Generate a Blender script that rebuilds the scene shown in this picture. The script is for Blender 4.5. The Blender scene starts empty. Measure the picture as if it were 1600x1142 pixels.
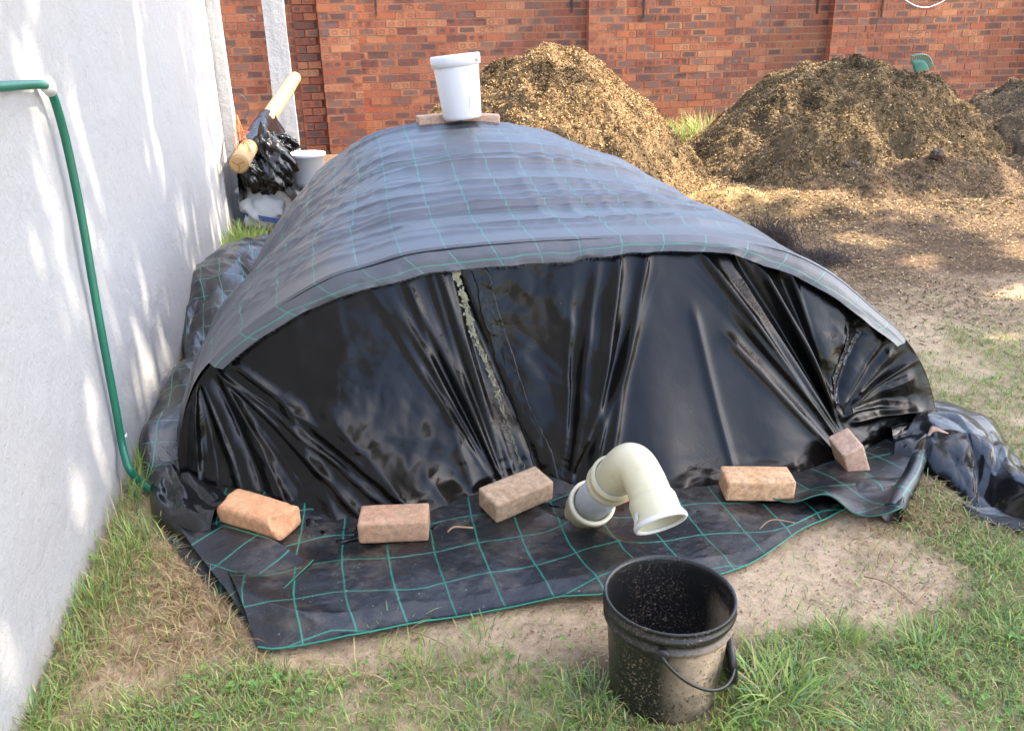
import bpy, math, random
import numpy as np
from mathutils import Matrix, Vector
R = math.radians
random.seed(7); rng = np.random.default_rng(7)
S = bpy.context.scene

# ------------------------------------------------------------------ camera
CP, CR, CY, CH, FPX = R(21.308), R(1.348), R(11.712), 1.4, 1307.4
Fw = np.array([math.sin(CY)*math.cos(CP), math.cos(CY)*math.cos(CP), -math.sin(CP)])
_r = np.array([math.cos(CY), -math.sin(CY), 0]); _d = np.cross(Fw, _r)
Rt = _r*math.cos(CR)+_d*math.sin(CR); Dn = -_r*math.sin(CR)+_d*math.cos(CR)
cam = bpy.data.objects.new('camera', bpy.data.cameras.new('camera')); S.collection.objects.link(cam)
cam.matrix_world = Matrix([[Rt[0], -Dn[0], -Fw[0], 0], [Rt[1], -Dn[1], -Fw[1], 0], [Rt[2], -Dn[2], -Fw[2], CH], [0, 0, 0, 1]])
cam.data.sensor_width = 36; cam.data.sensor_fit = 'HORIZONTAL'; cam.data.lens = FPX/1600*36
cam.data.clip_start = .05; cam.data.clip_end = 600
S.camera = cam
# ------------------------------------------------------------------ sky, sun, exposure
SUN_EL, SUN_AZ = R(50), R(8)          # azimuth measured from +X towards -Y
sdir = Vector((math.cos(SUN_EL)*math.cos(SUN_AZ), -math.cos(SUN_EL)*math.sin(SUN_AZ), math.sin(SUN_EL)))
W = bpy.data.worlds.new("World"); S.world = W; W.use_nodes = True
wn = W.node_tree; sky = wn.nodes.new('ShaderNodeTexSky'); sky.sky_type = 'NISHITA'; sky.sun_disc = False
sky.sun_elevation = SUN_EL; sky.sun_rotation = math.pi/2+SUN_AZ; sky.dust_density = 3.5; sky.air_density = 1.0; sky.ozone_density = 1.0
wn.links.new(sky.outputs[0], wn.nodes['Background'].inputs[0]); wn.nodes['Background'].inputs[1].default_value = .15
sl = bpy.data.lights.new('sun', 'SUN'); sl.energy = 3.2; sl.angle = R(.5); sl.color = (1, .88, .70)
so = bpy.data.objects.new('sun', sl); S.collection.objects.link(so); so.rotation_euler = sdir.to_track_quat('Z', 'Y').to_euler(); so.location = (8, -2, 12)
S.view_settings.view_transform = 'Standard'; S.view_settings.look = 'None'; S.view_settings.exposure = 2.45; S.view_settings.gamma = 1
S.cycles.max_bounces = 6; S.cycles.transparent_max_bounces = 6

# ------------------------------------------------------------------ helpers
CC = np.array([0, 0, CH])
def ray(x, y): return Rt*(x-800)/FPX + Dn*(y-571)/FPX + Fw
def G(x, y, z=0.): d = ray(x, y); return CC+d*(z-CH)/d[2]
def WY(x, y, Y): d = ray(x, y); return CC+d*Y/d[1]
def WX(x, y, X): d = ray(x, y); return CC+d*X/d[0]

def _h(ix, iy, iz, s):
    n = (ix*374761393+iy*668265263+iz*2147483647*7+s*1274126177) & 0xffffffff
    n = ((n ^ (n >> 13))*1274126177) & 0xffffffff
    n = ((n ^ (n >> 16))*2246822519) & 0xffffffff
    return ((n ^ (n >> 15)) & 0xffffff)/float(0xffffff)
def vn(x, y, z=0., s=0):
    x, y, z = np.broadcast_arrays(np.asarray(x, float), np.asarray(y, float), np.asarray(z, float))
    ix, iy, iz = [np.floor(a).astype(np.int64) for a in (x, y, z)]
    fx, fy, fz = x-ix, y-iy, z-iz
    fx, fy, fz = [a*a*a*(a*(a*6-15)+10) for a in (fx, fy, fz)]
    o = 0
    for a in (0, 1):
        for b in (0, 1):
            for c in (0, 1):
                o = o+_h(ix+a, iy+b, iz+c, s)*(fx if a else 1-fx)*(fy if b else 1-fy)*(fz if c else 1-fz)
    return o*2-1
def fbm(x, y, z=0., s=0, o=4, g=.5):
    t, a, n = 0, 1., 0
    x = np.asarray(x, float); y = np.asarray(y, float); z = np.asarray(z, float)
    for k in range(o):
        t = t+a*vn(x, y, z, s+k*17); n += a; a *= g; x = x*2.03+3.1; y = y*2.03+1.7; z = z*2.03
    return t/n
def sst(a, b, x): t = np.clip((x-a)/(b-a), 0, 1); return t*t*(3-2*t)
def tri_crumple(x, y, f=6, s=0, n=7):
    """sharp creases: sum of triangle waves in random directions, warped"""
    r = np.random.default_rng(100+s); o = 0
    for k in range(n):
        a = r.uniform(0, math.pi); ff = f*r.uniform(.6, 1.9); ph = r.uniform(0, 1)
        w = vn(x*f*.35, y*f*.35, k*3.3, s+k)*.8
        t = (x*math.cos(a)+y*math.sin(a))*ff+ph+w
        tri = np.abs((t % 1)*2-1)*2-1
        m = sst(-.3, .4, vn(x*f*.3+5*k, y*f*.3, k, s+40+k))
        o = o+tri*m*f/ff
    return o/n*1.6

def crumple(x, y, f=6, s=0, dens=1.0):
    """random sharp creases of mixed length, like crumpled film; roughly -1..1"""
    x, y = np.broadcast_arrays(np.asarray(x, float), np.asarray(y, float)); r = np.random.default_rng(900+s); x0, x1, y0, y1 = x.min(), x.max(), y.min(), y.max()
    n = int(np.clip((x1-x0+.6/f)*(y1-y0+.6/f)*f*f*2.2*dens, 8, 900)); o = np.zeros(x.shape); xf, yf = x.ravel(), y.ravel(); of = o.ravel()
    for k in range(n):
        cx, cy = r.uniform(x0, x1), r.uniform(y0, y1); a = r.uniform(0, math.pi); L = r.uniform(.35, 1.5)/f*1.1; w = r.uniform(.12, .42)/f*1.25; am = r.choice([-1, 1])*r.uniform(.4, 1)*w*f*1.6; cv = r.uniform(-.5, .5)*f*.5
        R_ = L+w*2; k_ = np.nonzero((np.abs(xf-cx) < R_) & (np.abs(yf-cy) < R_))[0]
        if not len(k_): continue
        dx, dy = xf[k_]-cx, yf[k_]-cy; t = dx*math.cos(a)+dy*math.sin(a); q = -dx*math.sin(a)+dy*math.cos(a)+cv*t*t
        e = np.clip(1-np.abs(t)/L, 0, 1); ww = w*(.25+.75*e); of[k_] += am*np.clip(1-np.abs(q)/ww*.55, 0, 1)**1.3*np.sqrt(e)
    return np.clip(of.reshape(x.shape), -1.3, 1.3)

def mk(name, V, F, mat=None, parent=None, smooth=True, uv=None, col=None, cname='col', mats=None, fm=None):
    """V (n,3); F list of int arrays (each (m,k)) ; uv per-vertex (n,2); col per-vertex (n,3)"""
    V = np.asarray(V, np.float32); me = bpy.data.meshes.new(name)
    if isinstance(F, np.ndarray): F = [F]
    F = [np.asarray(f, np.int32) for f in F if len(f)]
    me.vertices.add(len(V)); me.vertices.foreach_set('co', V.ravel())
    loops = np.concatenate([f.ravel() for f in F]); sizes = np.concatenate([np.full(len(f), f.shape[1], np.int32) for f in F])
    me.loops.add(len(loops)); me.loops.foreach_set('vertex_index', loops)
    st = np.concatenate([[0], np.cumsum(sizes)[:-1]]).astype(np.int32)
    me.polygons.add(len(sizes)); me.polygons.foreach_set('loop_start', st)
    try: me.polygons.foreach_set('loop_total', sizes)
    except Exception: pass
    me.polygons.foreach_set('use_smooth', np.full(len(sizes), smooth))
    if fm is not None: me.polygons.foreach_set('material_index', np.asarray(fm, np.int32))
    if uv is not None:
        l = me.uv_layers.new(name='UVMap'); l.data.foreach_set('uv', np.asarray(uv, np.float32)[loops].ravel())
    if col is not None:
        a = me.color_attributes.new(cname, 'FLOAT_COLOR', 'POINT')
        c = np.ones((len(V), 4), np.float32); c[:, :3] = col; a.data.foreach_set('color', c.ravel())
    me.update(calc_edges=True); me.validate()
    for m in (mats or [mat]): me.materials.append(m)
    o = bpy.data.objects.new(name, me); S.collection.objects.link(o)
    if parent is not None:
        o.parent = parent; o.matrix_parent_inverse = Matrix.Translation(-parent.location) if parent.type == 'EMPTY' else Matrix.Identity(4)
    return o
def thing(name, label, cat, loc=(0, 0, 0), group=None):
    o = bpy.data.objects.new(name, None); S.collection.objects.link(o); o.location = loc
    o.empty_display_size = .1; return tag(o, label, cat, group)
def tag(o, label, cat, group=None, kind=None):
    if label: o['label'] = label
    if cat: o['category'] = cat
    if group: o['group'] = group
    if kind: o['kind'] = kind
    return o
def gridF(nu, nv, close=False):
    i = np.arange(nu if close else nu-1); j = np.arange(nv-1); I, J = np.meshgrid(i, j, indexing='ij')
    I2 = (I+1) % nu
    return np.stack([I*nv+J, I2*nv+J, I2*nv+J+1, I*nv+J+1], -1).reshape(-1, 4)
def gmesh(name, P, mat, parent=None, uv=None, col=None, close=False, flip=False, **k):
    nu, nv = P.shape[:2]; F = gridF(nu, nv, close)
    if flip: F = F[:, ::-1]
    return mk(name, P.reshape(-1, 3), F, mat, parent, uv=None if uv is None else uv.reshape(-1, 2), col=None if col is None else col.reshape(-1, 3), **k)
def poly(pts, n, smooth=True):
    """resample a polyline to n points by arc length, optionally Catmull-smoothed"""
    p = np.asarray(pts, float)
    if smooth and len(p) > 2:
        q = np.vstack([2*p[0]-p[1], p, 2*p[-1]-p[-2]]); o = []
        for i in range(1, len(q)-2):
            t = np.linspace(0, 1, 12, endpoint=False)[:, None]; a, b, c, d = q[i-1:i+3]
            o.append(.5*((2*b)+(-a+c)*t+(2*a-5*b+4*c-d)*t*t+(-a+3*b-3*c+d)*t**3))
        p = np.vstack(o+[p[-1:]])
    s = np.concatenate([[0], np.cumsum(np.linalg.norm(np.diff(p, axis=0), axis=1))]); u = np.linspace(0, s[-1], n)
    return np.stack([np.interp(u, s, p[:, k]) for k in range(p.shape[1])], -1)
def tube_P(path, rad, ns=24):
    path = np.asarray(path, float); n = len(path); rad = np.broadcast_to(np.asarray(rad, float), (n,))
    T = np.gradient(path, axis=0); T /= np.linalg.norm(T, axis=1)[:, None]+1e-12
    a = np.array([0, 0, 1.]) if abs(T[0][2]) < .9 else np.array([1., 0, 0]); N = np.cross(T[0], a); N /= np.linalg.norm(N)
    out = np.zeros((n, ns+1, 3)); th = np.linspace(0, 2*math.pi, ns+1)
    for i in range(n):
        N = N-T[i]*(N@T[i]); N /= np.linalg.norm(N); B = np.cross(T[i], N)
        out[i] = path[i]+rad[i]*(np.cos(th)[:, None]*N+np.sin(th)[:, None]*B)
    return out
def tube(name, path, rad, mat, parent=None, ns=20, cap=True, **k):
    P = tube_P(path, rad, ns); n = len(P); V = P[:, :ns].reshape(-1, 3)
    i = np.arange(n-1)[:, None]; j = np.arange(ns)[None]; j2 = (j+1) % ns
    F = np.stack([i*ns+j, i*ns+j2, (i+1)*ns+j2, (i+1)*ns+j], -1).reshape(-1, 4)
    Fs = [F]
    if cap:
        c0, c1 = len(V), len(V)+1; V = np.vstack([V, path[0], path[-1]]); jj = np.arange(ns)
        Fs.append(np.stack([np.full(ns, c0), (jj+1) % ns, jj], -1)); Fs.append(np.stack([np.full(ns, c1), (n-1)*ns+jj, (n-1)*ns+(jj+1) % ns], -1))
    return mk(name, V, Fs, mat, parent, **k)
def lathe_P(prof, ns=48, wob=0):
    prof = np.asarray(prof, float); th = np.arange(ns)/ns*2*math.pi
    P = np.zeros((len(prof), ns, 3)); P[..., 0] = prof[:, :1]*np.cos(th); P[..., 1] = prof[:, :1]*np.sin(th); P[..., 2] = prof[:, 1:2]
    return P
def lathe(name, prof, mat, parent, M, ns=56, smooth=True, **k):
    P = lathe_P(prof, ns); n = len(P); V = P.reshape(-1, 3)
    V = V@np.array(M)[:3, :3].T+np.array(M)[:3, 3]
    i = np.arange(n-1)[:, None]; j = np.arange(ns)[None]; j2 = (j+1) % ns
    F = np.stack([i*ns+j, i*ns+j2, (i+1)*ns+j2, (i+1)*ns+j], -1).reshape(-1, 4)
    o = mk(name, V, [F], mat, parent, smooth=smooth, **k)
    if smooth:
        o.data.update()
    return o
def boxV(x0, x1, y0, y1, z0, z1):
    return np.array([[x0, y0, z0], [x1, y0, z0], [x1, y1, z0], [x0, y1, z0], [x0, y0, z1], [x1, y0, z1], [x1, y1, z1], [x0, y1, z1]], float)
BF = np.array([[0, 3, 2, 1], [4, 5, 6, 7], [0, 1, 5, 4], [1, 2, 6, 5], [2, 3, 7, 6], [3, 0, 4, 7]])
def bevel(o, w=.004, seg=2):
    m = o.modifiers.new('bevel', 'BEVEL'); m.width = w; m.segments = seg; m.limit_method = 'ANGLE'; return o

# ------------------------------------------------------------------ materials
class NT:
    def __init__(s, name):
        s.m = bpy.data.materials.new(name); s.m.use_nodes = True; s.t = s.m.node_tree; s.b = s.t.nodes['Principled BSDF']; s.out = s.t.nodes['Material Output']
    def n(s, typ, **k):
        nd = s.t.nodes.new('ShaderNode'+typ)
        for a, b in k.items(): setattr(nd, a, b)
        return nd
    def set(s, sock, v):
        if isinstance(v, bpy.types.NodeSocket): s.t.links.new(v, sock)
        elif isinstance(v, (tuple, list)) and len(v) == 3 and sock.type == 'RGBA': sock.default_value = (*v, 1)
        else: sock.default_value = v
    def math(s, op, a, b=0., c=0., clamp=False):
        nd = s.n('Math', operation=op, use_clamp=clamp); s.set(nd.inputs[0], a); s.set(nd.inputs[1], b); s.set(nd.inputs[2], c); return nd.outputs[0]
    def mix(s, f, a, b, mode='MIX'):
        nd = s.n('Mix', data_type='RGBA', blend_type=mode); s.set(nd.inputs[0], f); s.set(nd.inputs[6], a); s.set(nd.inputs[7], b); return nd.outputs[2]
    def noise(s, scale=5, detail=4, rough=.5, vec=None, dist=0.):
        nd = s.n('TexNoise'); s.set(nd.inputs['Scale'], scale); s.set(nd.inputs['Detail'], detail); s.set(nd.inputs['Roughness'], rough); s.set(nd.inputs['Distortion'], dist)
        s.set(nd.inputs['Vector'], vec if vec is not None else s.pos()); return nd.outputs[0]
    def pos(s):
        if not hasattr(s, '_p'): s._p = s.n('NewGeometry').outputs['Position']
        return s._p
    def uvm(s):
        if not hasattr(s, '_u'): s._u = s.n('UVMap').outputs[0]
        return s._u
    def map(s, vec, sc=(1, 1, 1), rot=(0, 0, 0), loc=(0, 0, 0)):
        nd = s.n('Mapping'); s.set(nd.inputs[0], vec); nd.inputs[1].default_value = loc; nd.inputs[2].default_value = rot; nd.inputs[3].default_value = sc; return nd.outputs[0]
    def attr(s, name): return s.n('Attribute', attribute_name=name).outputs['Color']
    def sep(s, v): nd = s.n('SeparateXYZ'); s.set(nd.inputs[0], v); return nd.outputs
    def ramp(s, f, stops):
        nd = s.n('ValToRGB'); s.set(nd.inputs[0], f); e = nd.color_ramp.elements
        while len(e) < len(stops): e.new(.5)
        for x, (p, c) in zip(e, stops): x.position = p; x.color = (*c, 1) if isinstance(c, tuple) else (c, c, c, 1)
        return nd.outputs[0]
    def bump(s, h, strength=.5, dist=.01, nrm=None):
        nd = s.n('Bump'); nd.inputs['Strength'].default_value = strength; nd.inputs['Distance'].default_value = dist; s.set(nd.inputs['Height'], h)
        if nrm is not None: s.set(nd.inputs['Normal'], nrm)
        return nd.outputs[0]
    def fin(s, col=None, rough=None, spec=None, nrm=None, **k):
        b = s.b.inputs
        if col is not None: s.set(b['Base Color'], col)
        if rough is not None: s.set(b['Roughness'], rough)
        if spec is not None: s.set(b['Specular IOR Level'], spec)
        if nrm is not None: s.set(b['Normal'], nrm)
        for a, v in k.items(): s.set(b[a.replace('_', ' ')], v)
        return s.m

def m_simple(name, col, rough=.6, var=.15, scale=20, bs=.2, bd=.003, spec=.5, **k):
    t = NT(name); n = t.noise(scale, 5); n2 = t.noise(scale*.17, 3)
    c = t.mix(t.math('MULTIPLY', n2, .8), tuple(x*(1-var) for x in col), tuple(min(1, x*(1+var)) for x in col))
    return t.fin(c, rough, spec, t.bump(n, bs, bd), **k)

def m_plaster():
    t = NT('white_plaster'); p = t.pos()
    a = t.noise(60, 6, .65, dist=.6); b = t.noise(16, 4); c = t.noise(1.3, 3)
    streak = t.noise(1, 4, vec=t.map(p, (3, 3, .35)))
    z = t.sep(p)[2]
    col = t.mix(t.math('MULTIPLY', streak, .55), (.36, .362, .368), (.43, .432, .438))
    col = t.mix(t.ramp(c, [(.45, 0.), (.75, .45)]), col, (.37, .36, .345))
    dirt = t.math('MULTIPLY', t.ramp(z, [(.0, 1.), (.09, 0.)]), t.math('MULTIPLY', t.noise(9, 4), 1.1), clamp=True)
    col = t.mix(dirt, col, (.36, .30, .22))
    spk = t.ramp(t.noise(75, 2), [(.70, 0.), (.76, .5)])
    col = t.mix(spk, col, (.5, .48, .45))
    # hairline cracks in the render coat
    w = t.n('TexVoronoi', feature='DISTANCE_TO_EDGE'); t.set(w.inputs['Vector'], t.map(p, (.5, .33, .5))); 
    dv = t.n('VectorMath', operation='ADD'); t.set(dv.inputs[0], t.map(p, (.5, .33, .45))); nn = t.n('TexNoise'); t.set(nn.inputs['Scale'], 4.); t.set(nn.inputs['Vector'], p); t.set(nn.inputs['Detail'], 5.)
    sc = t.n('VectorMath', operation='SCALE'); t.set(sc.inputs[0], nn.outputs[1]); sc.inputs['Scale'].default_value = .22; t.set(dv.inputs[1], sc.outputs[0]); t.set(w.inputs['Vector'], dv.outputs[0])
    crk = t.ramp(w.outputs[0], [(0., 1.), (.0022, 0.)])
    crk = t.math('MULTIPLY', crk, t.ramp(t.sep(p)[2], [(.9, 0.), (1.2, .8)]))
    col = t.mix(crk, col, (.3, .29, .28))
    h = t.math('ADD', t.math('MULTIPLY', a, 1.), t.math('MULTIPLY', b, 1.5))
    return t.fin(col, .85, .25, t.bump(h, .7, .007))

def m_brick():
    t = NT('face_brick'); a = t.sep(t.attr('col')); uv = t.sep(t.uvm()); u, v = uv[0], uv[1]
    p = t.pos(); nz = t.noise(28, 5, .6); nz2 = t.noise(90, 3)
    base = t.ramp(a[0], [(0., (.14, .05, .035)), (.12, (.28, .075, .038)), (.4, (.37, .115, .05)), (.8, (.44, .16, .07)), (1., (.50, .23, .11))])
    base = t.mix(t.math('MULTIPLY', nz, .6), base, (.17, .05, .035))
    du = t.math('ABSOLUTE', t.math('SUBTRACT', u, .5)); dv = t.math('ABSOLUTE', t.math('SUBTRACT', v, .5))
    wob = t.math('MULTIPLY', t.math('SUBTRACT', nz, .5), .35)
    ed = t.math('ADD', t.math('MAXIMUM', t.math('MULTIPLY', du, 1.05), dv), wob)
    full = t.ramp(ed, [(.36, 1.), (.42, 0.)])
    full = t.math('MULTIPLY', full, t.math('GREATER_THAN', a[1], .60))
    # round kiln marks, two or three in a brick
    k = t.math('ADD', 2., t.math('GREATER_THAN', a[2], .5)); fu = t.math('ABSOLUTE', t.math('SUBTRACT', t.math('FRACT', t.math('MULTIPLY', u, k)), .5))
    dd = t.math('ADD', t.math('SQRT', t.math('ADD', t.math('POWER', t.math('MULTIPLY', fu, 1.1), 2.), t.math('POWER', dv, 2.))), t.math('MULTIPLY', wob, .7))
    disc = t.ramp(dd, [(.30, 1.), (.36, 0.)]); ring = t.math('MULTIPLY', t.ramp(dd, [(.17, 0.), (.23, 1.)]), disc)
    mk_ = t.math('MULTIPLY', t.mix(t.math('GREATER_THAN', a[0], .5), disc, ring), t.math('MULTIPLY', t.math('LESS_THAN', a[1], .55), t.math('GREATER_THAN', a[1], .08)))
    dark = t.mix(a[2], (.06, .045, .045), (.15, .10, .085))
    col = t.mix(t.math('MULTIPLY', full, .88), base, dark); col = t.mix(t.math('MULTIPLY', mk_, .75), col, dark)
    col = t.mix(t.ramp(t.noise(.9, 5, .6), [(.40, .3), (.65, 0.)]), col, (.10, .045, .035))
    eff = t.math('MULTIPLY', t.ramp(t.noise(7, 6, .75), [(.62, 0.), (.72, 1.)]), t.ramp(t.noise(60, 3), [(.45, 0.), (.6, .7)]))
    col = t.mix(eff, col, (.62, .52, .45))
    return t.fin(col, .75, .3, t.bump(t.math('ADD', nz, nz2), .4, .004))

def m_mortar():
    t = NT('mortar'); n = t.noise(40, 4); c = t.mix(n, (.26, .17, .11), (.44, .32, .22)); return t.fin(c, .95, .1, t.bump(n, .5, .004))

def m_plastic(name='black_polythene', base=.002, rough=.15, wr=.75, spec=.30):
    t = NT(name); p = t.pos()
    cr = t.n('TexVoronoi', feature='DISTANCE_TO_EDGE'); dv = t.n('VectorMath', operation='ADD'); t.set(dv.inputs[0], t.map(p, (9, 9, 14)))
    nn = t.n('TexNoise'); t.set(nn.inputs['Scale'], 7.); t.set(nn.inputs['Vector'], p); t.set(nn.inputs['Detail'], 3.)
    sc = t.n('VectorMath', operation='SCALE'); t.set(sc.inputs[0], nn.outputs[1]); sc.inputs['Scale'].default_value = 2.4; t.set(dv.inputs[1], sc.outputs[0]); t.set(cr.inputs['Vector'], dv.outputs[0])
    msk = t.ramp(t.noise(3.2, 3), [(.42, 0.), (.62, 1.)])
    h = t.math('ADD', t.math('MULTIPLY', t.math('MULTIPLY', t.ramp(cr.outputs[0], [(0., 1.), (.3, 0.)]), msk), .28), t.math('MULTIPLY', t.noise(11, 3, .5, dist=.5), .35))
    dust = t.ramp(t.noise(5, 6, .7), [(.45, 0.), (.85, .05)])
    col = t.mix(dust, (base, base, base*1.05), (.05, .045, .036))
    spk = t.ramp(t.noise(150, 2), [(.765, 0.), (.79, 1.)]); spk = t.math('MULTIPLY', spk, t.ramp(t.noise(4, 2), [(.5, 0.), (.7, .7)]))
    col = t.mix(spk, col, (.3, .25, .18))
    r = t.math('ADD', rough, t.math('MULTIPLY', t.noise(7, 4), .16))
    return t.fin(col, r, spec, t.bump(h, .13*wr, .010))

def m_mat(name='woven_weed_mat', gu=.13, gv=.155, base=.008, rough=.32, line=.8, dirt=.8, wide=.0032, spec=.6):
    t = NT(name); uv = t.uvm(); p = t.pos()
    nn = t.n('TexNoise'); t.set(nn.inputs['Scale'], 5.); t.set(nn.inputs['Vector'], p)
    s = t.sep(uv); w = t.math('MULTIPLY', t.math('SUBTRACT', nn.outputs[0], .5), .018)
    def ln(c, g, wd):
        f = t.math('FRACT', t.math('DIVIDE', t.math('ADD', c, w), g)); d = t.math('MULTIPLY', t.math('ABSOLUTE', t.math('SUBTRACT', f, .5)), g)
        return t.ramp(d, [(0., 1.), (wd*.62, 1.), (wd*.95, 0.)])
    L = t.math('MAXIMUM', ln(s[0], gu, wide), ln(s[1], gv, wide*.8))
    # woven tape texture
    wu = t.math('SINE', t.math('MULTIPLY', s[0], 2200.)); wv = t.math('SINE', t.math('MULTIPLY', s[1], 1500.))
    wv = t.math('MULTIPLY', wu, wv); fine = t.noise(380, 2, .6)
    weave = t.math('ADD', t.math('MULTIPLY', wv, .25), fine)
    c0 = t.mix(weave, (base*.35, base*.38, base*.45), (base*1.9, base*2.0, base*2.3))
    du = t.ramp(t.noise(6, 6, .72), [(.5, 0.), (.85, dirt)])
    c0 = t.mix(du, c0, (.17, .14, .11))
    spk = t.ramp(t.noise(120, 2), [(.72, 0.), (.76, dirt)]); c0 = t.mix(spk, c0, (.35, .3, .22))
    grn = t.mix(t.noise(9, 3), (.008, .16, .105), (.03, .34, .25))
    brk = t.ramp(t.noise(2.2, 3), [(.30, .45), (.5, 1.)])
    col = t.mix(t.math('MULTIPLY', t.math('MULTIPLY', L, line), brk), c0, grn)
    h = t.math('ADD', t.math('MULTIPLY', weave, .5), t.math('MULTIPLY', L, .8))
    b1 = t.bump(h, .5, .0016); b2 = t.bump(t.noise(22, 5, .6, dist=1.), .3, .006, b1)
    r = t.math('ADD', rough, t.math('MULTIPLY', t.math('SUBTRACT', fine, .5), .35))
    return t.fin(col, r, spec, b2)

def m_vcol(name, rough=.8, spec=.2, trans=0., bs=.3, bd=.003, sc=80, attr='col', var=.3):
    t = NT(name); c = t.attr(attr); n = t.noise(sc, 4)
    c = t.mix(t.math('MULTIPLY', n, var), c, (.04, .028, .016))
    t.fin(c, rough, spec, t.bump(n, bs, bd))
    if trans > 0:
        tr = t.n('BsdfTranslucent'); t.set(tr.inputs[0], c); mx = t.n('MixShader'); mx.inputs[0].default_value = trans
        t.t.links.new(t.b.outputs[0], mx.inputs[1]); t.t.links.new(tr.outputs[0], mx.inputs[2]); t.t.links.new(mx.outputs[0], t.out.inputs[0])
    return t.m

def m_ground():
    t = NT('soil'); p = t.pos(); c = t.attr('col')
    n1 = t.noise(9, 8, .65); n2 = t.noise(45, 6, .7); n3 = t.noise(160, 3, .6)
    f = t.math('ADD', t.math('MULTIPLY', n1, .5), t.math('MULTIPLY', n2, .5))
    col = t.mix(1., c, t.ramp(f, [(.30, .5), (.5, .92), (.7, 1.25)]), 'MULTIPLY')
    peb = t.ramp(n3, [(.62, 0.), (.7, .6)]); col = t.mix(peb, col, (.40, .29, .20))
    pit = t.ramp(t.noise(70, 4, .7), [(.26, .5), (.36, 0.)]); col = t.mix(pit, col, (.11, .07, .045))
    h = t.math('ADD', t.math('MULTIPLY', n2, 1.), t.math('MULTIPLY', n3, .5))
    return t.fin(col, .95, .1, t.bump(h, .8, .012, t.bump(n1, .5, .03)))

def m_paver(name, ca, cb, cd):
    t = NT(name); n = t.noise(55, 7, .75); m = t.noise(17, 5, .65); f = t.noise(260, 3)
    c = t.mix(t.ramp(m, [(.3, 0.), (.7, 1.)]), ca, cb); c = t.mix(t.ramp(n, [(.42, 0.), (.62, .85)]), c, cd)
    c = t.mix(t.ramp(f, [(.68, 0.), (.74, .6)]), c, (.08, .06, .05))
    return t.fin(c, .9, .15, t.bump(t.math('ADD', n, f), .7, .004))

def m_bucket_dirty(cx, cy):
    t = NT('dirty_black_plastic'); p = t.pos(); s = t.sep(p)
    # splashed compost: a broad patch on the outside facing the lawn, denser towards mid height
    sp = t.noise(130, 4, .7); big = t.noise(7, 4, .6)
    ang = t.math('SUBTRACT', cy-.04, s[1]); side = t.ramp(t.math('ADD', ang, t.math('MULTIPLY', t.math('SUBTRACT', s[0], cx), .9)), [(.02, 0.), (.14, 1.)])
    zz = t.ramp(s[2], [(.0, .5), (.12, 1.), (.20, .85), (.225, .0)])
    m = t.math('MULTIPLY', t.ramp(t.math('ADD', sp, t.math('MULTIPLY', big, .22)), [(.485, 0.), (.545, 1.)]), t.math('MULTIPLY', t.ramp(big, [(.32, .1), (.48, 1.)]), t.math('MULTIPLY', side, zz)))
    x_in = t.math('MULTIPLY', t.ramp(t.noise(170, 3, .7), [(.56, 0.), (.66, .6)]), t.ramp(t.noise(5, 3), [(.4, 0.), (.65, 1.)]))
    m = t.math('MAXIMUM', m, x_in)
    col = t.mix(m, (.012, .012, .012), t.mix(t.noise(60, 3), (.74, .57, .39), (.32, .23, .15)))
    scr = t.ramp(t.noise(1, 5, .6, vec=t.map(p, (20, 20, 160))), [(.6, 0.), (.8, .15)]); col = t.mix(scr, col, (.2, .2, .2))
    return t.fin(col, t.math('ADD', .33, t.math('MULTIPLY', m, .5)), .5, t.bump(t.math('ADD', m, t.math('MULTIPLY', t.noise(20, 3), .3)), .5, .002))

def m_bark_log():
    t = NT('peeled_pole'); p = t.pos(); n = t.noise(1, 5, .6, vec=t.map(p, (9, 2.5, 9))); k = t.ramp(t.noise(19, 3), [(.64, 0.), (.7, 1.)])
    c = t.mix(n, (.27, .17, .085), (.40, .27, .15)); c = t.mix(t.math('MULTIPLY', k, .8), c, (.2, .11, .05)); return t.fin(c, .7, .3, t.bump(n, .4, .004))

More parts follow.
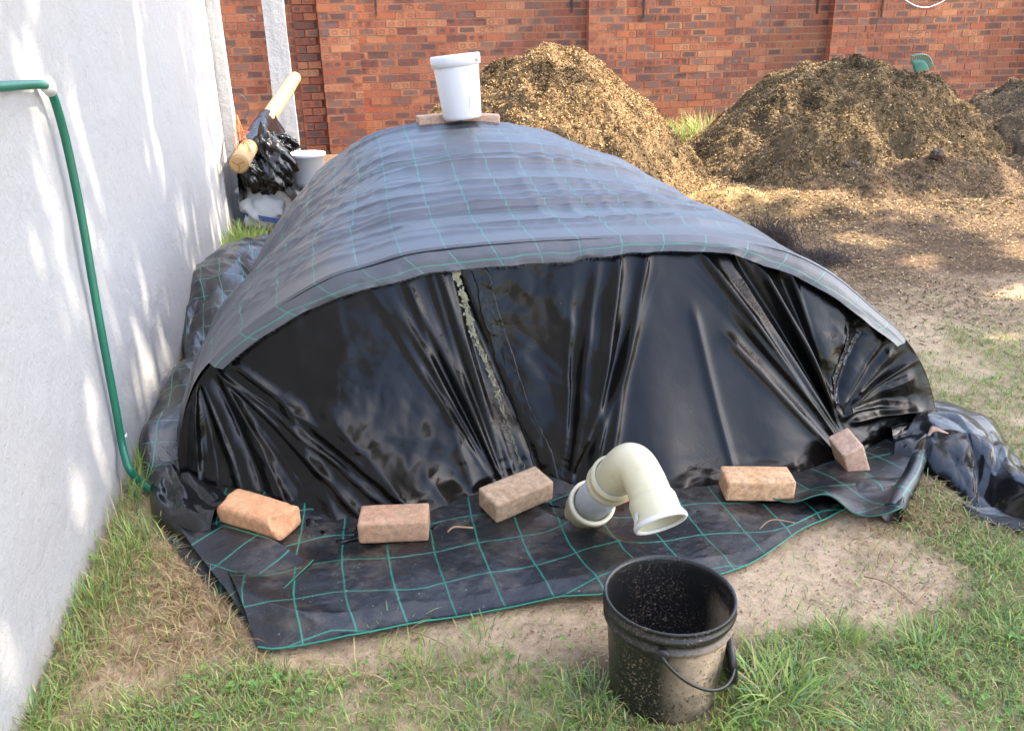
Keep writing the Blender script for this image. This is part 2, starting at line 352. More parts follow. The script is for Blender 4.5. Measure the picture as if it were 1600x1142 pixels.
def m_pvc():
    t = NT('cream_pvc'); n = t.noise(7, 6, .7); g = t.ramp(t.noise(26, 6, .75), [(.55, 0.), (.75, .55)]); c = t.mix(n, (.58, .53, .35), (.63, .585, .41)); c = t.mix(t.math('MULTIPLY', g, t.ramp(n, [(.4, 0.), (.65, 1.)])), c, (.33, .26, .15))
    sc = t.ramp(t.noise(1, 4, .6, vec=t.map(t.pos(), (60, 60, 300), (.4, .3, .2))), [(.66, 0.), (.72, .4)]); c = t.mix(sc, c, (.7, .68, .55)); return t.fin(c, t.math('ADD', .30, t.math('MULTIPLY', n, .2)), .5, t.bump(t.noise(40, 3), .05, .001))
M = dict(plaster=m_plaster(), brick=m_brick(), mortar=m_mortar(), poly=m_plastic(), matg=m_mat(), matc=m_mat('cover_weed_mat', .15, .47, .048, .36, .7, .12, .0031, .80),
         matb=m_mat('bunched_mat', .13, .155, .012, .20, .8, .3, .0032, .75), soil=m_ground(), grass=m_vcol('grass_blade', .55, .35, .35, 0.05, .001, 30, var=.15), chip=m_vcol('wood_chip', .85, .2, .08, .4, .003, 90, var=.45),
         poly2=m_plastic('loose_polythene', .006, .16, 1.6, .6),
         hose=m_simple('green_hose_plastic', (.006, .125, .075), .38, .15, 12, .1, .001),
         white=m_simple('white_plastic', (.76, .76, .77), .4, .06, 9, .05, .002), strip_dark=m_simple('matte_near_black', (.02, .018, .018), .6, .2),
         cream=m_pvc(), grey=m_simple('grey_pvc', (.46, .49, .54), .36, .05, 9, .04, .001),
         seal=m_simple('white_seal', (.7, .7, .68), .5, .1, 25), log=m_bark_log(), endg=m_simple('sawn_wood', (.50, .31, .13), .75, .15, 60),
         crack=m_simple('red_chalk', (.3, .05, .02), .8), twine=m_simple('orange_twine', (.85, .13, .03), .6), bin=m_simple('grey_bin_plastic', (.05, .055, .06), .45, .1, 8),
         black=m_simple('black_plastic', (.013, .013, .014), .35, .2, 20), sack=m_simple('woven_sack', (.85, .86, .9), .55, .08, 40, .3, .004), red=m_simple('red_print', (.6, .05, .06), .5),
         blue=m_simple('blue_print', (.08, .16, .42), .5), rake=m_simple('green_rake_plastic', (.14, .36, .28), .45, .1, 10), fluff=m_simple('dark_netting', (.05, .033, .027), .8), twig=m_simple('dry_twig', (.30, .19, .1), .8),
         bark=m_simple('tree_bark', (.12, .085, .06), .9, .3, 12, .8, .02), straw=m_simple('stained_straw', (.42, .41, .28), .7, .6, 90, .4, .002), conc=m_simple('concrete_block', (.42, .40, .37), .9, .15, 30, .5, .004), glass=m_simple('clear_can', (.55, .58, .56), .3, .1, 10),
         greenp=m_simple('green_print', (.03, .22, .09), .5))

# ------------------------------------------------------------------ ground
WALLX = -.785
def gz(x, y):
    return .17*sst(6., 10., y)+.010*fbm(x*1.6, y*1.6, 0, 3, 3)*sst(.0, .5, np.abs(x-WALLX))
def axis(lo, hi, d, far, k=1.25):
    a = list(np.arange(lo, hi+1e-6, d)); st = d
    while a[-1] < far: st *= k; a.append(a[-1]+st)
    st = d
    while a[0] > -far: st *= k; a.insert(0, a[0]-st)
    return np.array(a)
ax, ay = axis(-1., 4.2, .022, 120), axis(.9, 6.2, .022, 120)
X, Y = np.meshgrid(ax, ay, indexing='ij')
near = sst(4.6, 3.8, X)*sst(-1.4, -.8, X)*sst(.2, .9, Y)*sst(7., 6., Y)
Z = gz(X, Y)+near*(.006*fbm(X*9, Y*9, 0, 5, 4)+.004*tri_crumple(X, Y, 11, 3)*sst(-.2, .5, fbm(X*2, Y*2, 0, 8)))
polyB = np.array([G(*p)[:2] for p in [(380, 950), (400, 1030), (520, 1062), (700, 1035), (860, 1045), (940, 1075), (1150, 1020), (1250, 985), (1400, 985), (1500, 950), (1510, 890), (1430, 840), (1400, 790), (1240, 780), (600, 850)]])
def inside(p, pg):
    x, y = p[:, 0], p[:, 1]; c = np.zeros(len(p), bool); j = len(pg)-1
    for i in range(len(pg)):
        xi, yi = pg[i]; xj, yj = pg[j]; t = ((yi > y) != (yj > y)) & (x < (xj-xi)*(y-yi)/(yj-yi+1e-12)+xi); c ^= t; j = i
    return c
def bare_w(x, y):
    x, y = np.asarray(x, float), np.asarray(y, float); o = 0
    for dx, dy, a, b in ((.0, .0, .06, 3), (.03, .02, .09, 7), (-.03, .02, .09, 11), (.02, -.03, .07, 17), (-.02, -.03, .09, 5)):
        o = o+inside(np.stack([(x+dx+a*fbm(x*5, y*5, 0, b)).ravel(), (y+dy+a*fbm(x*5, y*5, 0, b+1)).ravel()], -1), polyB).reshape(x.shape)/5.
    return o
def zones(x, y):
    """weights: grass, dry, mulch, bare  (world XY)"""
    n = fbm(x*1.5, y*1.5, 0, 21, 4)*1.3; n2 = fbm(x*4, y*4, 0, 31, 4)
    mulch = np.clip(sst(3.2, 4.6, y+n*.6+(x-2.5)*.10), 0, 1)
    fr = y - (1.80+.12*np.sin(x*2.1+.4)+.10*(x > 1)*(x-1))            # south lawn edge
    g1 = sst(.12, -.16, fr+n*.13)
    rt = sst(1.15, 1.5, x-.45*(2.1-y)+n*.15)*sst(1.3, 1.75, y+.25*(x-1.4))       # right hand lawn
    hole = 0.
    g2 = rt*sst(4.6, 2.6, y+n*.5)*(.25+.75*sst(-.25, .3, n2+n*.6))*(1-hole)
    g3 = sst(.17, .04, x-WALLX+n2*.05)*sst(-.1, .3, 1.2+n2*1.2)*sst(8.5, 7.5, y)                       # foot of the white wall
    grass = np.clip(np.maximum(np.maximum(g1*(.55+.45*sst(-.4, .2, n2)), g2*.8)*(1-.93*bare_w(x, y)), g3), 0, 1)*(1-mulch*.95)
    dry = np.exp(-(((x+.52)/.22)**2+((y-2.1)/.28)**2))*1.1+np.exp(-(((x+.72)/.1)**2+((y-3.75)/.35)**2))+np.exp(-(((x-1.75)/.22)**2+((y-1.95)/.16)**2))
    return grass, np.clip(dry, 0, 1), mulch
g_, d_, m_ = zones(X, Y)
bare = np.array([.56, .415, .275]); mul = np.array([.145, .095, .058]); grs = np.array([.24, .21, .09]); dr = np.array([.42, .28, .16])
n = fbm(X*.9, Y*.9, 0, 77, 4)
mulc = mul[None, None]*(1+.5*np.clip(n, -1, 1))[..., None]+np.array([.22, .13, .06])*sst(.05, .5, fbm(X*.6+4, Y*1.1, 0, 91, 3))[..., None]
col = bare*np.ones(X.shape+(1,)); col = col*(1-.0*n[..., None])
col = col*(1-.75*g_[..., None])+grs*.75*g_[..., None]; col = col*(1-.6*d_[..., None])+dr*.6*d_[..., None]; col = col*(1-m_[..., None])+mulc*m_[..., None]
dark_soil = np.exp(-(((X-.50)/.10)**2+((Y-1.50)/.13)**2))+np.exp(-(((X-.86)/.07)**2+((Y-1.42)/.12)**2)); col = col*(1-.72*np.clip(dark_soil, 0, 1))[..., None]  # darker soil in two patches beside the bucket
gr = gmesh('ground', np.stack([X, Y, Z], -1), M['soil'], col=col); tag(gr, None, None, kind='structure')

# ------------------------------------------------------------------ white wall and posts
ys = np.linspace(-6, 6.98, 400); zs = np.linspace(-.15, 2.7, 120); YY, ZZ = np.meshgrid(ys, zs, indexing='ij')
rel = .006*fbm(YY*1.2, ZZ*1.2, 0, 44, 3)+.003*fbm(YY*6, ZZ*6, 0, 45, 2)+.008*sst(0, .05, YY-3.25-.10*np.sin(ZZ*2.3))
wall = thing('plastered_wall', 'long white rough plastered wall with a green hose clipped to it', 'wall', (WALLX, 3, 0))
P = np.stack([WALLX+rel-.006, YY, ZZ], -1)
gmesh('wall_face', P, M['plaster'], wall)
mk('wall_core', boxV(-1.0, WALLX-.02, -6, 6.99, -.2, 2.71), BF, M['plaster'], wall, smooth=False)
def post(name, label, x0, x1, y0, y1, h, z0=-.1):
    nz = 30; z = np.linspace(z0, h, nz); ring = np.array([[x0, y0], [x1, y0], [x1, y1], [x0, y1]]); V = []
    n = 10; pts = []
    for k in range(4):
        a, b = ring[k], ring[(k+1) % 4]
        for j in range(n): pts.append(a+(b-a)*j/n)
    pts = np.array(pts); c = pts.mean(0); P = np.zeros((nz, len(pts), 3))
    for i, zz in enumerate(z):
        P[i, :, :2] = pts+(.006*fbm(pts[:, 0]*6, pts[:, 1]*6+zz*3, zz*2, 5)[:, None])*np.sign(pts-c); P[i, :, 2] = zz
    V = P.reshape(-1, 3); m = len(pts); i = np.arange(nz-1)[:, None]; j = np.arange(m)[None]; j2 = (j+1) % m
    F = np.stack([i*m+j, i*m+j2, (i+1)*m+j2, (i+1)*m+j], -1).reshape(-1, 4)
    V = np.vstack([V, [[*c, h]]]); T = np.stack([np.full(m, len(V)-1), (nz-1)*m+np.arange(m), (nz-1)*m+(np.arange(m)+1) % m], -1)
    o = mk(name, V, [F, T], M['plaster'], smooth=False); return tag(o, label, 'post')
post('gate_post', 'thick pale plastered post closing the end of the white wall beside the log', -1.0, -.70, 7.0, 7.22, 2.6)
post('gate_post', 'slimmer white post further back in front of the brick wall behind the log', -.52, -.305, 9.5, 9.72, 2.5)

# ------------------------------------------------------------------ brick wall
BY = 10.49
def bricks(x0, x1, z0, z1, yf, th, off=0, side=True):
    V, F, U, Cc = [], [], [], []; row = 0; z = z0; b = 0
    while z < z1:
        x = x0-(.1175 if (row+off) % 2 else 0)+ (0 if x1-x0 < .6 else random.uniform(-.01, .01)); 
        while x < x1-.01:
            a = max(x, x0); e = min(x+.225, x1)
            if e-a > .03:
                dy = random.uniform(-.003, .003); dz = random.uniform(-.002, .002)
                V.append(boxV(a, e, yf+dy, yf+th, z+dz, z+.073+dz)); c = (random.random(), random.random(), random.random())
                Cc += [c]*8; w = (e-a)/.225
                U += [(0, 0), (w, 0), (w, .0), (0, .0), (0, 1), (w, 1), (w, 1), (0, 1)]; F.append(BF[[0, 1, 2, 3, 5]]+8*b); b += 1
            x += .235
        z += .085; row += 1
    return np.vstack(V), np.vstack(F), np.array(U, float), np.array(Cc)
bw = thing('brick_wall', 'long red and black face brick boundary wall behind the compost heaps', 'wall', (3, BY, 0))
V, F, U, Cc = bricks(-4.5, 15, -.06, 2.38, BY, .08); mk('wall_face', V, F, M['brick'], bw, smooth=False, uv=U, col=Cc)
mk('mortar', boxV(-4.5, 15, BY+.007, BY+.2, -.2, 2.37), BF, M['mortar'], bw, smooth=False)
for k, (a, b, dp) in enumerate(((-3.2, -2.74, .11), (.02, .46, .11), (3.19, 3.66, .11), (6.42, 6.93, .12), (9.6, 10.06, .11))):
    V, F, U, Cc = bricks(a, b, -.06, 2.38, BY-dp, dp-.004, k)
    pl = mk('pilaster', V, F, M['brick'], bw, smooth=False, uv=U, col=Cc)
    mk('mortar', boxV(a+.004, b-.004, BY-dp+.006, BY-.002, -.2, 2.36), BF, M['mortar'], pl, smooth=False)
V, F, U, Cc = bricks(-.25, .01, -.06, 2.38, BY-.035, .03, 1); mk('repair_strip', V, F, M['brick'], bw, smooth=False, uv=U, col=Cc)
for k, (px, y1) in enumerate(((587, 26), (893, 20), (1006, 28), (1277, 22), (1378, 28), (466, 12))):
    t_ = WY(px, 0, BY); b_ = WY(px, y1, BY)
    z0 = b_[2]; x = (t_[0]+b_[0])/2
    V = np.vstack([boxV(x-.012, x+.012, BY-.016, BY-.004, z0+.08, 2.1), boxV(x-.007, x+.007, BY-.018, BY-.004, z0, z0+.08)])
    mk('dark_strip', V, np.vstack([BF, BF+8]), M['strip_dark'], bw, smooth=False)  # thin dark upright strips near the top of the brick face
a = [WY(x, y, BY-.06) for x, y in ((1395, -60), (1405, -12), (1420, 4), (1440, 12), (1460, 9), (1485, -8), (1500, -50))]
tag(tube('cable', poly(a, 40), .006, M['white'], ns=8), 'thin white cable looping down over the top of the brick wall', 'cable')

# ------------------------------------------------------------------ compost tunnel
Fs = np.array([(-.62, -.02), (-.60, .1), (-.57, .22), (-.50, .36), (-.38, .48), (-.23, .58), (-.05, .67), (.10, .71), (.23, .74), (.41, .755), (.69, .762), (1.02, .758), (1.25, .745), (1.48, .70), (1.60, .655), (1.71, .59), (1.83, .49), (1.97, .36), (2.05, .23), (2.09, .09), (2.10, -.02)])
Bs = np.array([(-.60, -.02), (-.55, .16), (-.47, .33), (-.37, .46), (-.26, .59), (-.13, .71), (.0, .79), (.14, .865), (.30, .915), (.50, .94), (.78, .95), (1.02, .925), (1.25, .87), (1.50, .765), (1.64, .69), (1.80, .59), (1.98, .47), (2.17, .33), (2.30, .2), (2.38, .1), (2.43, -.02)])
NS = 321
Fr, Br = poly(Fs, NS), poly(Bs, NS)
def section(t):
    """t metres back from the front hoop -> (NS,3)"""
    k = sst(0, 1, t/2.3); xz = Fr*(1-k)+Br*k
    if t > 1.7: 
        q = (t-1.7)/2.4; sc = max(0, 1-q**2.6)**.5; xz = xz.copy(); xz[:, 1] = -.02+(xz[:, 1]+.02)*sc; xz[:, 0] = .85+(xz[:, 0]-.85)*(.15+.85*sc)
    # slight sag between the hoops (hoops every 0.8 m)
    sag = -.018*math.sin(min(t, 2.6)/.8*math.pi)**2
    x, z = xz[:, 0], xz[:, 1]+sag*np.clip(xz[:, 1]*2, 0, 1)
    x = x+.075*sst(.5, 1.4, t)*sst(.35, -.1, x)
    y = 2.68+t+(-.10*(x+.6)+.22*z)*(1-k)
    return np.stack([x, y, z], -1)
ts = np.concatenate([np.linspace(0, 2.6, 250), 2.6+1.5*np.sin(np.linspace(.02, math.pi/2, 60))])
base = np.array([section(t) for t in ts])                     # (nt,NS,3)
nrm = np.cross(np.gradient(base, axis=0), np.gradient(base, axis=1)); nrm /= np.linalg.norm(nrm, axis=2)[..., None]+1e-9
if nrm[60, NS//2, 2] < 0: nrm = -nrm
tun = thing('compost_tunnel', 'low arched tunnel of black plastic under a grey blue weed mat cover', 'tunnel', (.75, 2.6, 0))
inner = base-nrm*.016
gmesh('side_sheet', inner, M['poly'], tun)
# cover: skirt over the front hoop + body
arc = np.concatenate([[0], np.cumsum(np.linalg.norm(np.diff(Fr, axis=0), axis=1))]); AL = arc[-1]
s = np.linspace(0, 1, NS)
lim0, lim1 = int(.135*NS), int(.88*NS)
T2, S2 = np.meshgrid(ts, s, indexing='ij'); A2 = S2*AL; Xw, Zw = base[..., 0], base[..., 2]
# transverse folds that bow across the cover, diagonal drag lines on the left flank
bow = T2+.16*np.sin(S2*math.pi*1.2+.3)+.05*vn(A2*1.5, T2*1.2, 0, 9)
f1 = (1-np.abs(vn(bow*5.2, A2*.55, 0, 12)))**3
f2 = (1-np.abs(vn(bow*11, A2*1.1, 0, 13)))**4
f3 = vn(bow*9, A2*.9, 0, 14)
left = sst(.45, .12, S2); dg = T2*1.0-A2*.95
f4 = (1-np.abs(vn(dg*8, (T2+A2)*.7, 0, 15)))**3+.6*(1-np.abs(vn(dg*17, (T2+A2)*1.2, 0, 16)))**3
lng = (1-np.abs(vn(A2*7+.2*vn(T2*2, A2, 0, 2), T2*.35, 0, 18)))**5
tm = sst(.03, .35, T2)
f5 = (1-np.abs(vn(bow*24, A2*1.6, 0, 33)))**2; disp = tm*((f1*.026+f2*.015+f3*.005+f5*.004)*(1-left*.7)+left*f4*.022)+.005*lng*sst(.3, .55, S2)*tm+.0015*fbm(A2*14, T2*14, 0, 19, 3)
cov = base+nrm*(disp+.006)[..., None]
# skirt
top = cov[0].copy(); cx = np.array([.75, 2.3, .25]); inw = cx-top; inw[:, 1] = 0; inw /= np.linalg.norm(inw, axis=1)[:, None]
wid = np.interp(s, [0, .12, .2, .3, .38, .5, .6, .67, .72, .78, .85, 1], [.02, .045, .075, .095, .088, .070, .052, .050, .085, .10, .075, .03])+.008*vn(A2[0]*4, 0, 0, 6)+.004*vn(A2[0]*13, 0, 0, 7)
SK = 14; sk = np.zeros((SK, NS, 3)); 
for i in range(SK):
    q = 1-i/(SK); e = math.sin(q*math.pi/2)
    sk[i] = top+inw*(wid*q)[:, None]+np.array([0, -1, 0])*(.030*min(1, q*2.2)+.020*q)+inw*0
    sk[i, :, 1] += -.010*(1+vn(A2[0]*5, q*1.5, 0, 8))*q-.004*vn(A2[0]*22, q*3, 0, 4)*q
full = np.concatenate([sk, cov], 0)
vv = np.concatenate([-wid.mean()*(1-np.arange(SK)/SK)-.0, ts]); uvg = np.zeros(full.shape[:2]+(2,)); uvg[..., 0] = (s*AL)[None]+.06; uvg[..., 1] = .207+np.concatenate([wid[None]*(np.arange(SK)/SK)[:, None], wid[None]+ts[:, None]], 0)
tt_ = np.concatenate([np.zeros(SK), ts]); s0 = .135-.125*sst(.0, .16, tt_); s1 = .885+.07*sst(.05, .9, tt_); q_ = np.linspace(0, 1, NS)
idx = (s0[:, None]+(s1-s0)[:, None]*q_)*(NS-1); i0 = idx.astype(int); fr_ = (idx-i0)[..., None]; rows = np.arange(len(full))[:, None]
P = full[rows, i0]*(1-fr_)+full[rows, np.minimum(i0+1, NS-1)]*fr_; U2 = uvg[rows, i0]*(1-fr_)+uvg[rows, np.minimum(i0+1, NS-1)]*fr_
gmesh('cover_mat', P, M['matc'], tun, uv=U2)
FR = full                                                                   # for later use
# frayed selvedge: short threads under the hem
tv, tf = [], []; k = 0
for i in range(1500):
    si = random.uniform(lim0+2, lim1-3); i0 = int(si); p0 = full[0, i0]*(1-si+i0)+full[0, i0+1]*(si-i0); d = inw[i0]*random.uniform(.004, .013)+np.array([random.uniform(-.004, .004), -.002, 0]); w = np.array([.0007, 0, .0005])
    tv += [p0-w, p0+w, p0+d]; tf.append([k, k+1, k+2]); k += 3
mk('frayed_hem', np.array(tv), np.array(tf), M['black'], tun, smooth=False)

# ---- front sheet -------------------------------------------------
def face(px, py):
    d = ray(px, py); k = (2.60+(-.10)*.6+.15*CH)/(d[1]+.10*d[0]-.15*d[2]); q = CC+d*k; return np.array([q[0], q[2]])
hoopx, hoopz, hoopy = base[0, :, 0], base[0, :, 2], base[0, :, 1]
NU, NV, NH = 860, 300, 34
ue = np.linspace(-math.pi/2, math.pi/2, NU); xc = np.sin(ue); xc = .55*xc+.45*np.linspace(-1, 1, NU); fx = .75+xc*(1.345)
zt = np.interp(fx, hoopx, hoopz); yt = np.interp(fx, hoopx, hoopy)-.012
gp = np.array([G(*p) for p in ((280, 772), (330, 792), (400, 806), (470, 815), (560, 828), (640, 822), (700, 806), (760, 790), (820, 768), (880, 772), (960, 790), (1060, 790), (1120, 775), (1180, 765), (1240, 760), (1300, 742), (1340, 722), (1390, 700), (1440, 695), (1468, 690))])
yb = np.interp(fx, gp[:, 0], gp[:, 1]); yb = np.convolve(np.pad(yb, 12, 'edge'), np.ones(25)/25, 'valid')
v = np.linspace(0, 1, NV)
FX, VV = np.meshgrid(fx, v, indexing='ij'); FZ = VV*zt[:, None]
FY = yb[:, None]+(yt-yb)[:, None]*np.power(VV, (.80-.24*sst(1.0, .5, FX)))
edge = sst(0, .06, 1-VV)*sst(0, .05, FX-fx[0])*sst(0, .03, fx[-1]-FX)
D = np.zeros_like(FX)
def seg(A, B, w0, w1, amp, tp=.12, sharp=1.4):
    global D
    a, b = face(*A), face(*B); d = b-a; L = np.hypot(*d); d = d/L; t = ((FX-a[0])*d[0]+(FZ-a[1])*d[1])/L; q = (FX-a[0])*(-d[1])+(FZ-a[1])*d[0]
    w = w0+(w1-w0)*np.clip(t, 0, 1); D += amp*np.exp(-np.abs(q/w)**sharp)*sst(-tp*.3, tp, t)*sst(1+tp*.3, 1-tp, t)
def fan(g, lo, hi, freq, amp, r0, r1, seed, sharp=1.6, up=True):
    """radial gathers from a pinch point g; lo..hi pixel points bounding the fan"""
    global D
    c = face(*g); A = face(*lo)-c; B = face(*hi)-c; aa, ab = math.atan2(A[1], A[0]), math.atan2(B[1], B[0])
    th = np.arctan2(FZ-c[1], FX-c[0]); r = np.hypot(FX-c[0], FZ-c[1]); 
    lo_, hi_ = min(aa, ab), max(aa, ab); u = (th-lo_)/(hi_-lo_)
    bend = .05*vn(r*1.7, u*1.2, 0, seed+3)
    n = 1-np.abs(vn((u+bend)*freq, r*.7, 0, seed)); n = n**sharp-.45
    n2 = (1-np.abs(vn((u+bend)*freq*2.3, r*.8, 0, seed+1)))**2-.4
    D += amp*(n+.15*n2)*sst(0, .14, u)*sst(1, .86, u)*sst(0, r0, r)*sst(r1, r1*.35, r)
fan((862, 752), (900, 430), (1090, 395), 5, .050, .10, .85, 1)
fan((790, 770), (560, 470), (730, 415), 6, .040, .10, .95, 5)
fan((1312, 690), (1040, 395), (1270, 440), 6, .050, .12, .95, 9)
fan((322, 590), (470, 830), (800, 800), 5, .042, .06, 1.3, 13)
fan((1312, 640), (1460, 655), (1400, 535), 5, .036, .06, .42, 17)
fan((300, 600), (290, 780), (420, 800), 3, .035, .06, .6, 21)
for s_ in (((690, 425), (800, 745), .010, .016, .016), ((715, 430), (845, 745), .012, .014, -.018), ((676, 430), (770, 740), .010, .018, .014), ((640, 440), (745, 790), .012, .02, .012),
           ((330, 590), (492, 812), .014, .016, .030), ((345, 575), (735, 800), .012, .02, .022), ((330, 600), (440, 800), .016, .02, -.025), ((300, 640), (300, 780), .02, .02, .02),
           ((985, 400), (900, 720), .016, .012, .030), ((1030, 400), (915, 720), .014, .012, .026), ((1090, 480), (1115, 740), .015, .01, .012),
           ((1110, 395), (1300, 690), .018, .014, .024), ((1165, 400), (1308, 670), .016, .012, -.024), ((1205, 420), (1310, 650), .018, .012, .026), ((1130, 520), (1290, 700), .02, .014, .018), ((1240, 430), (1300, 620), .02, .016, -.03),
           ((1300, 640), (1372, 515), .02, .03, -.035), ((1310, 645), (1450, 600), .012, .03, .016), ((1310, 650), (1420, 560), .01, .02, .018), ((1320, 655), (1460, 650), .012, .014, .022),
           ((500, 630), (700, 790), .05, .045, .055), ((440, 625), (540, 790), .03, .05, .035), ((650, 700), (740, 800), .035, .03, .022)):
    seg(*s_)
dpx = lambda p, r: np.exp(-(((FX-face(*p)[0])/r)**2+((FZ-face(*p)[1])/r)**2))
cr1 = crumple(FX, FZ*1.2, 7, 3); cr2 = crumple(FX, FZ, 15, 5)
D += cr1*.020*(dpx((560, 740), .30)+.7*dpx((660, 790), .22)+.8*dpx((860, 560), .20)+.5*dpx((900, 660), .16)+.7*dpx((1330, 560), .13)+.6*dpx((1400, 650), .14)+.6*dpx((350, 740), .2))
D += cr2*.007*(dpx((600, 740), .30)+dpx((850, 470), .18)+.8*dpx((1340, 540), .12)+.8*dpx((1400, 680), .16)+.5*dpx((480, 560), .3)+.7*dpx((320, 750), .2)+.6*dpx((870, 720), .15))
low = sst(.22, 0, VV*zt[:, None]/.6)
D += low*(.012*crumple(FX, FZ*2.5, 9, 8)+.010*fbm(FX*8, FZ*20, 0, 3)); D += .004*fbm(FX*5, FZ*5, 0, 55, 3)
D += .05*np.exp(-((FZ-.14)/.16)**2)*sst(-.6, -.2, FX)*sst(1.3, .6, FX)*(.55+.45*vn(FX*2.3, 0, 0, 71))
def blur(A, k):
    w = np.hanning(k+2)[1:-1]; w /= w.sum(); p = k//2
    B = np.pad(A, ((p, p), (0, 0)), 'edge'); A = sum(w[i]*B[i:i+A.shape[0]] for i in range(k)); B = np.pad(A, ((0, 0), (p, p)), 'edge'); return sum(w[i]*B[:, i:i+A.shape[1]] for i in range(k))
D = blur(D, 7)+.005*crumple(FX, FZ, 9, 25)*(dpx((600, 720), .30)+dpx((1340, 540), .10)+.8*dpx((850, 500), .16)+.6*dpx((1400, 660), .12)+.5*dpx((340, 720), .12)+.25)
D *= edge*sst(-.02, .1, VV+.12)
FYd = FY-D; FXd = FX+.0*D; FZd = FZ+np.clip(D, -.03, .05)*.12
# hem lying forward on the ground
hq = np.linspace(1, 0, NH, endpoint=False); HX, HQ = np.meshgrid(fx, hq, indexing='ij'); hl = .085+.05*vn(fx*3.1, 0, 0, 88)+.02*vn(fx*9, 0, 0, 89)
hl *= sst(fx[0]-.01, fx[0]+.1, fx)*sst(fx[-1]+.01, fx[-1]-.1, fx)+.15
hy = FYd[:, :1]-HQ*hl[:, None]; hz = .010+np.abs(crumple(HX, hy, 13, 12))*.026*np.sin(np.clip(HQ*1.15, 0, 1)*math.pi)**.5+.004*(1-HQ)+.010*np.abs(vn(HX*14, HQ*2, 0, 5))
FZd[:, 0] = FZd[:, 0]+.006
PF = np.concatenate([np.stack([HX, hy, hz], -1), np.stack([FXd, FYd, FZd], -1)], 1)
gmesh('front_sheet', PF, M['poly'], tun)
def facepos(px, py, lift=.004):
    a, b = face(px, py); i = int(np.clip(np.searchsorted(fx, a), 1, NU-1)); j = int(np.clip(b/zt[i]*(NV-1), 0, NV-1)); q = PF[i, NH+j].copy(); q[1] -= lift; return q
# crinkled repair tape and weathered straw coloured tear running down the middle
def ribbon(name, pts, w0, w1, mat, cf, amp, lift, seed):
    c = np.array([face(*p) for p in pts]); c = poly(c, 170); d = np.gradient(c, axis=0); d /= np.linalg.norm(d, axis=1)[:, None]; nn = np.stack([-d[:, 1], d[:, 0]], -1)
    q = np.linspace(-1, 1, 26); w = np.linspace(w0, w1, 170)*(1+.25*fbm(np.arange(170)*.09, seed, 0, seed)); off = .006*fbm(np.arange(170)*.05, seed+9, 0, 2)
    PX = c[:, None, 0]+nn[:, None, 0]*(w[:, None]*q+off[:, None]); PZ = c[:, None, 1]+nn[:, None, 1]*(w[:, None]*q+off[:, None])
    I = np.clip(np.searchsorted(fx, PX), 1, NU-1); J = np.clip((PZ/zt[I]*(NV-1)).astype(int), 0, NV-1); YF = FYd[I, J]
    YF = np.stack([np.convolve(np.pad(YF[:, k], 4, 'edge'), np.ones(9)/9, 'valid') for k in range(26)], 1)
    h = amp*(np.abs(crumple(PX, PZ, cf, seed))+.5*np.abs(vn(PX*60, PZ*130, 0, seed)))+lift
    h = h*(1-.0*q)-(np.abs(q) > .93)*lift*.9
    return gmesh(name, np.stack([PX, YF-h, PZ], -1), mat, tun)
ribbon('sealing_tape', [(748, 412), (762, 450), (775, 500), (790, 560), (812, 630), (835, 690), (850, 745)], .028, .034, M['poly'], 26, .003, .004, 31)
def torn(name, pts, seed, wmax, n=260):
    c = poly(np.array([face(*p) for p in pts]), 120); V, F = [], []; k = 0; r = np.random.default_rng(seed)
    for i in range(n):
        t = r.uniform(0, 1)**1.25; p = c[int(t*118)]+r.normal(0, 1, 2)*wmax*(1-t*.75)*.5; L = r.uniform(.006, .03); a = r.normal(-1.2, .35); w = r.uniform(.0012, .0035)*(1.3-t)
        d = np.array([math.cos(a), math.sin(a)]); i0 = int(np.clip(np.searchsorted(fx, p[0]), 1, NU-1)); j0 = int(np.clip(p[1]/zt[i0]*(NV-1), 0, NV-1)); y = FYd[i0, j0]-.011-r.uniform(0, .006)
        nx = np.array([-d[1], d[0]])*w; a0, b0 = p-d*L/2, p+d*L/2
        V += [[a0[0]-nx[0], y, a0[1]-nx[1]], [a0[0]+nx[0], y-.002, a0[1]+nx[1]], [b0[0]+nx[0], y-.001, b0[1]+nx[1]], [b0[0]-nx[0], y+.001, b0[1]-nx[1]]]; F.append([k, k+1, k+2, k+3]); k += 4
    return mk(name, np.array(V), np.array(F), M['straw'], tun, smooth=False)
torn('weathered_tear', [(718, 432), (728, 465), (745, 530), (768, 585), (785, 640), (800, 690), (822, 745)], 3, .012, 260)
#torn('weathered_tear', [(1368, 516), (1352, 550), (1332, 580), (1312, 632)], 5, .010, 110)
ribbon('sealing_tape', [(1356, 525), (1338, 560), (1315, 590), (1306, 630)], .035, .012, M['poly2'], 16, .005, .004, 37)

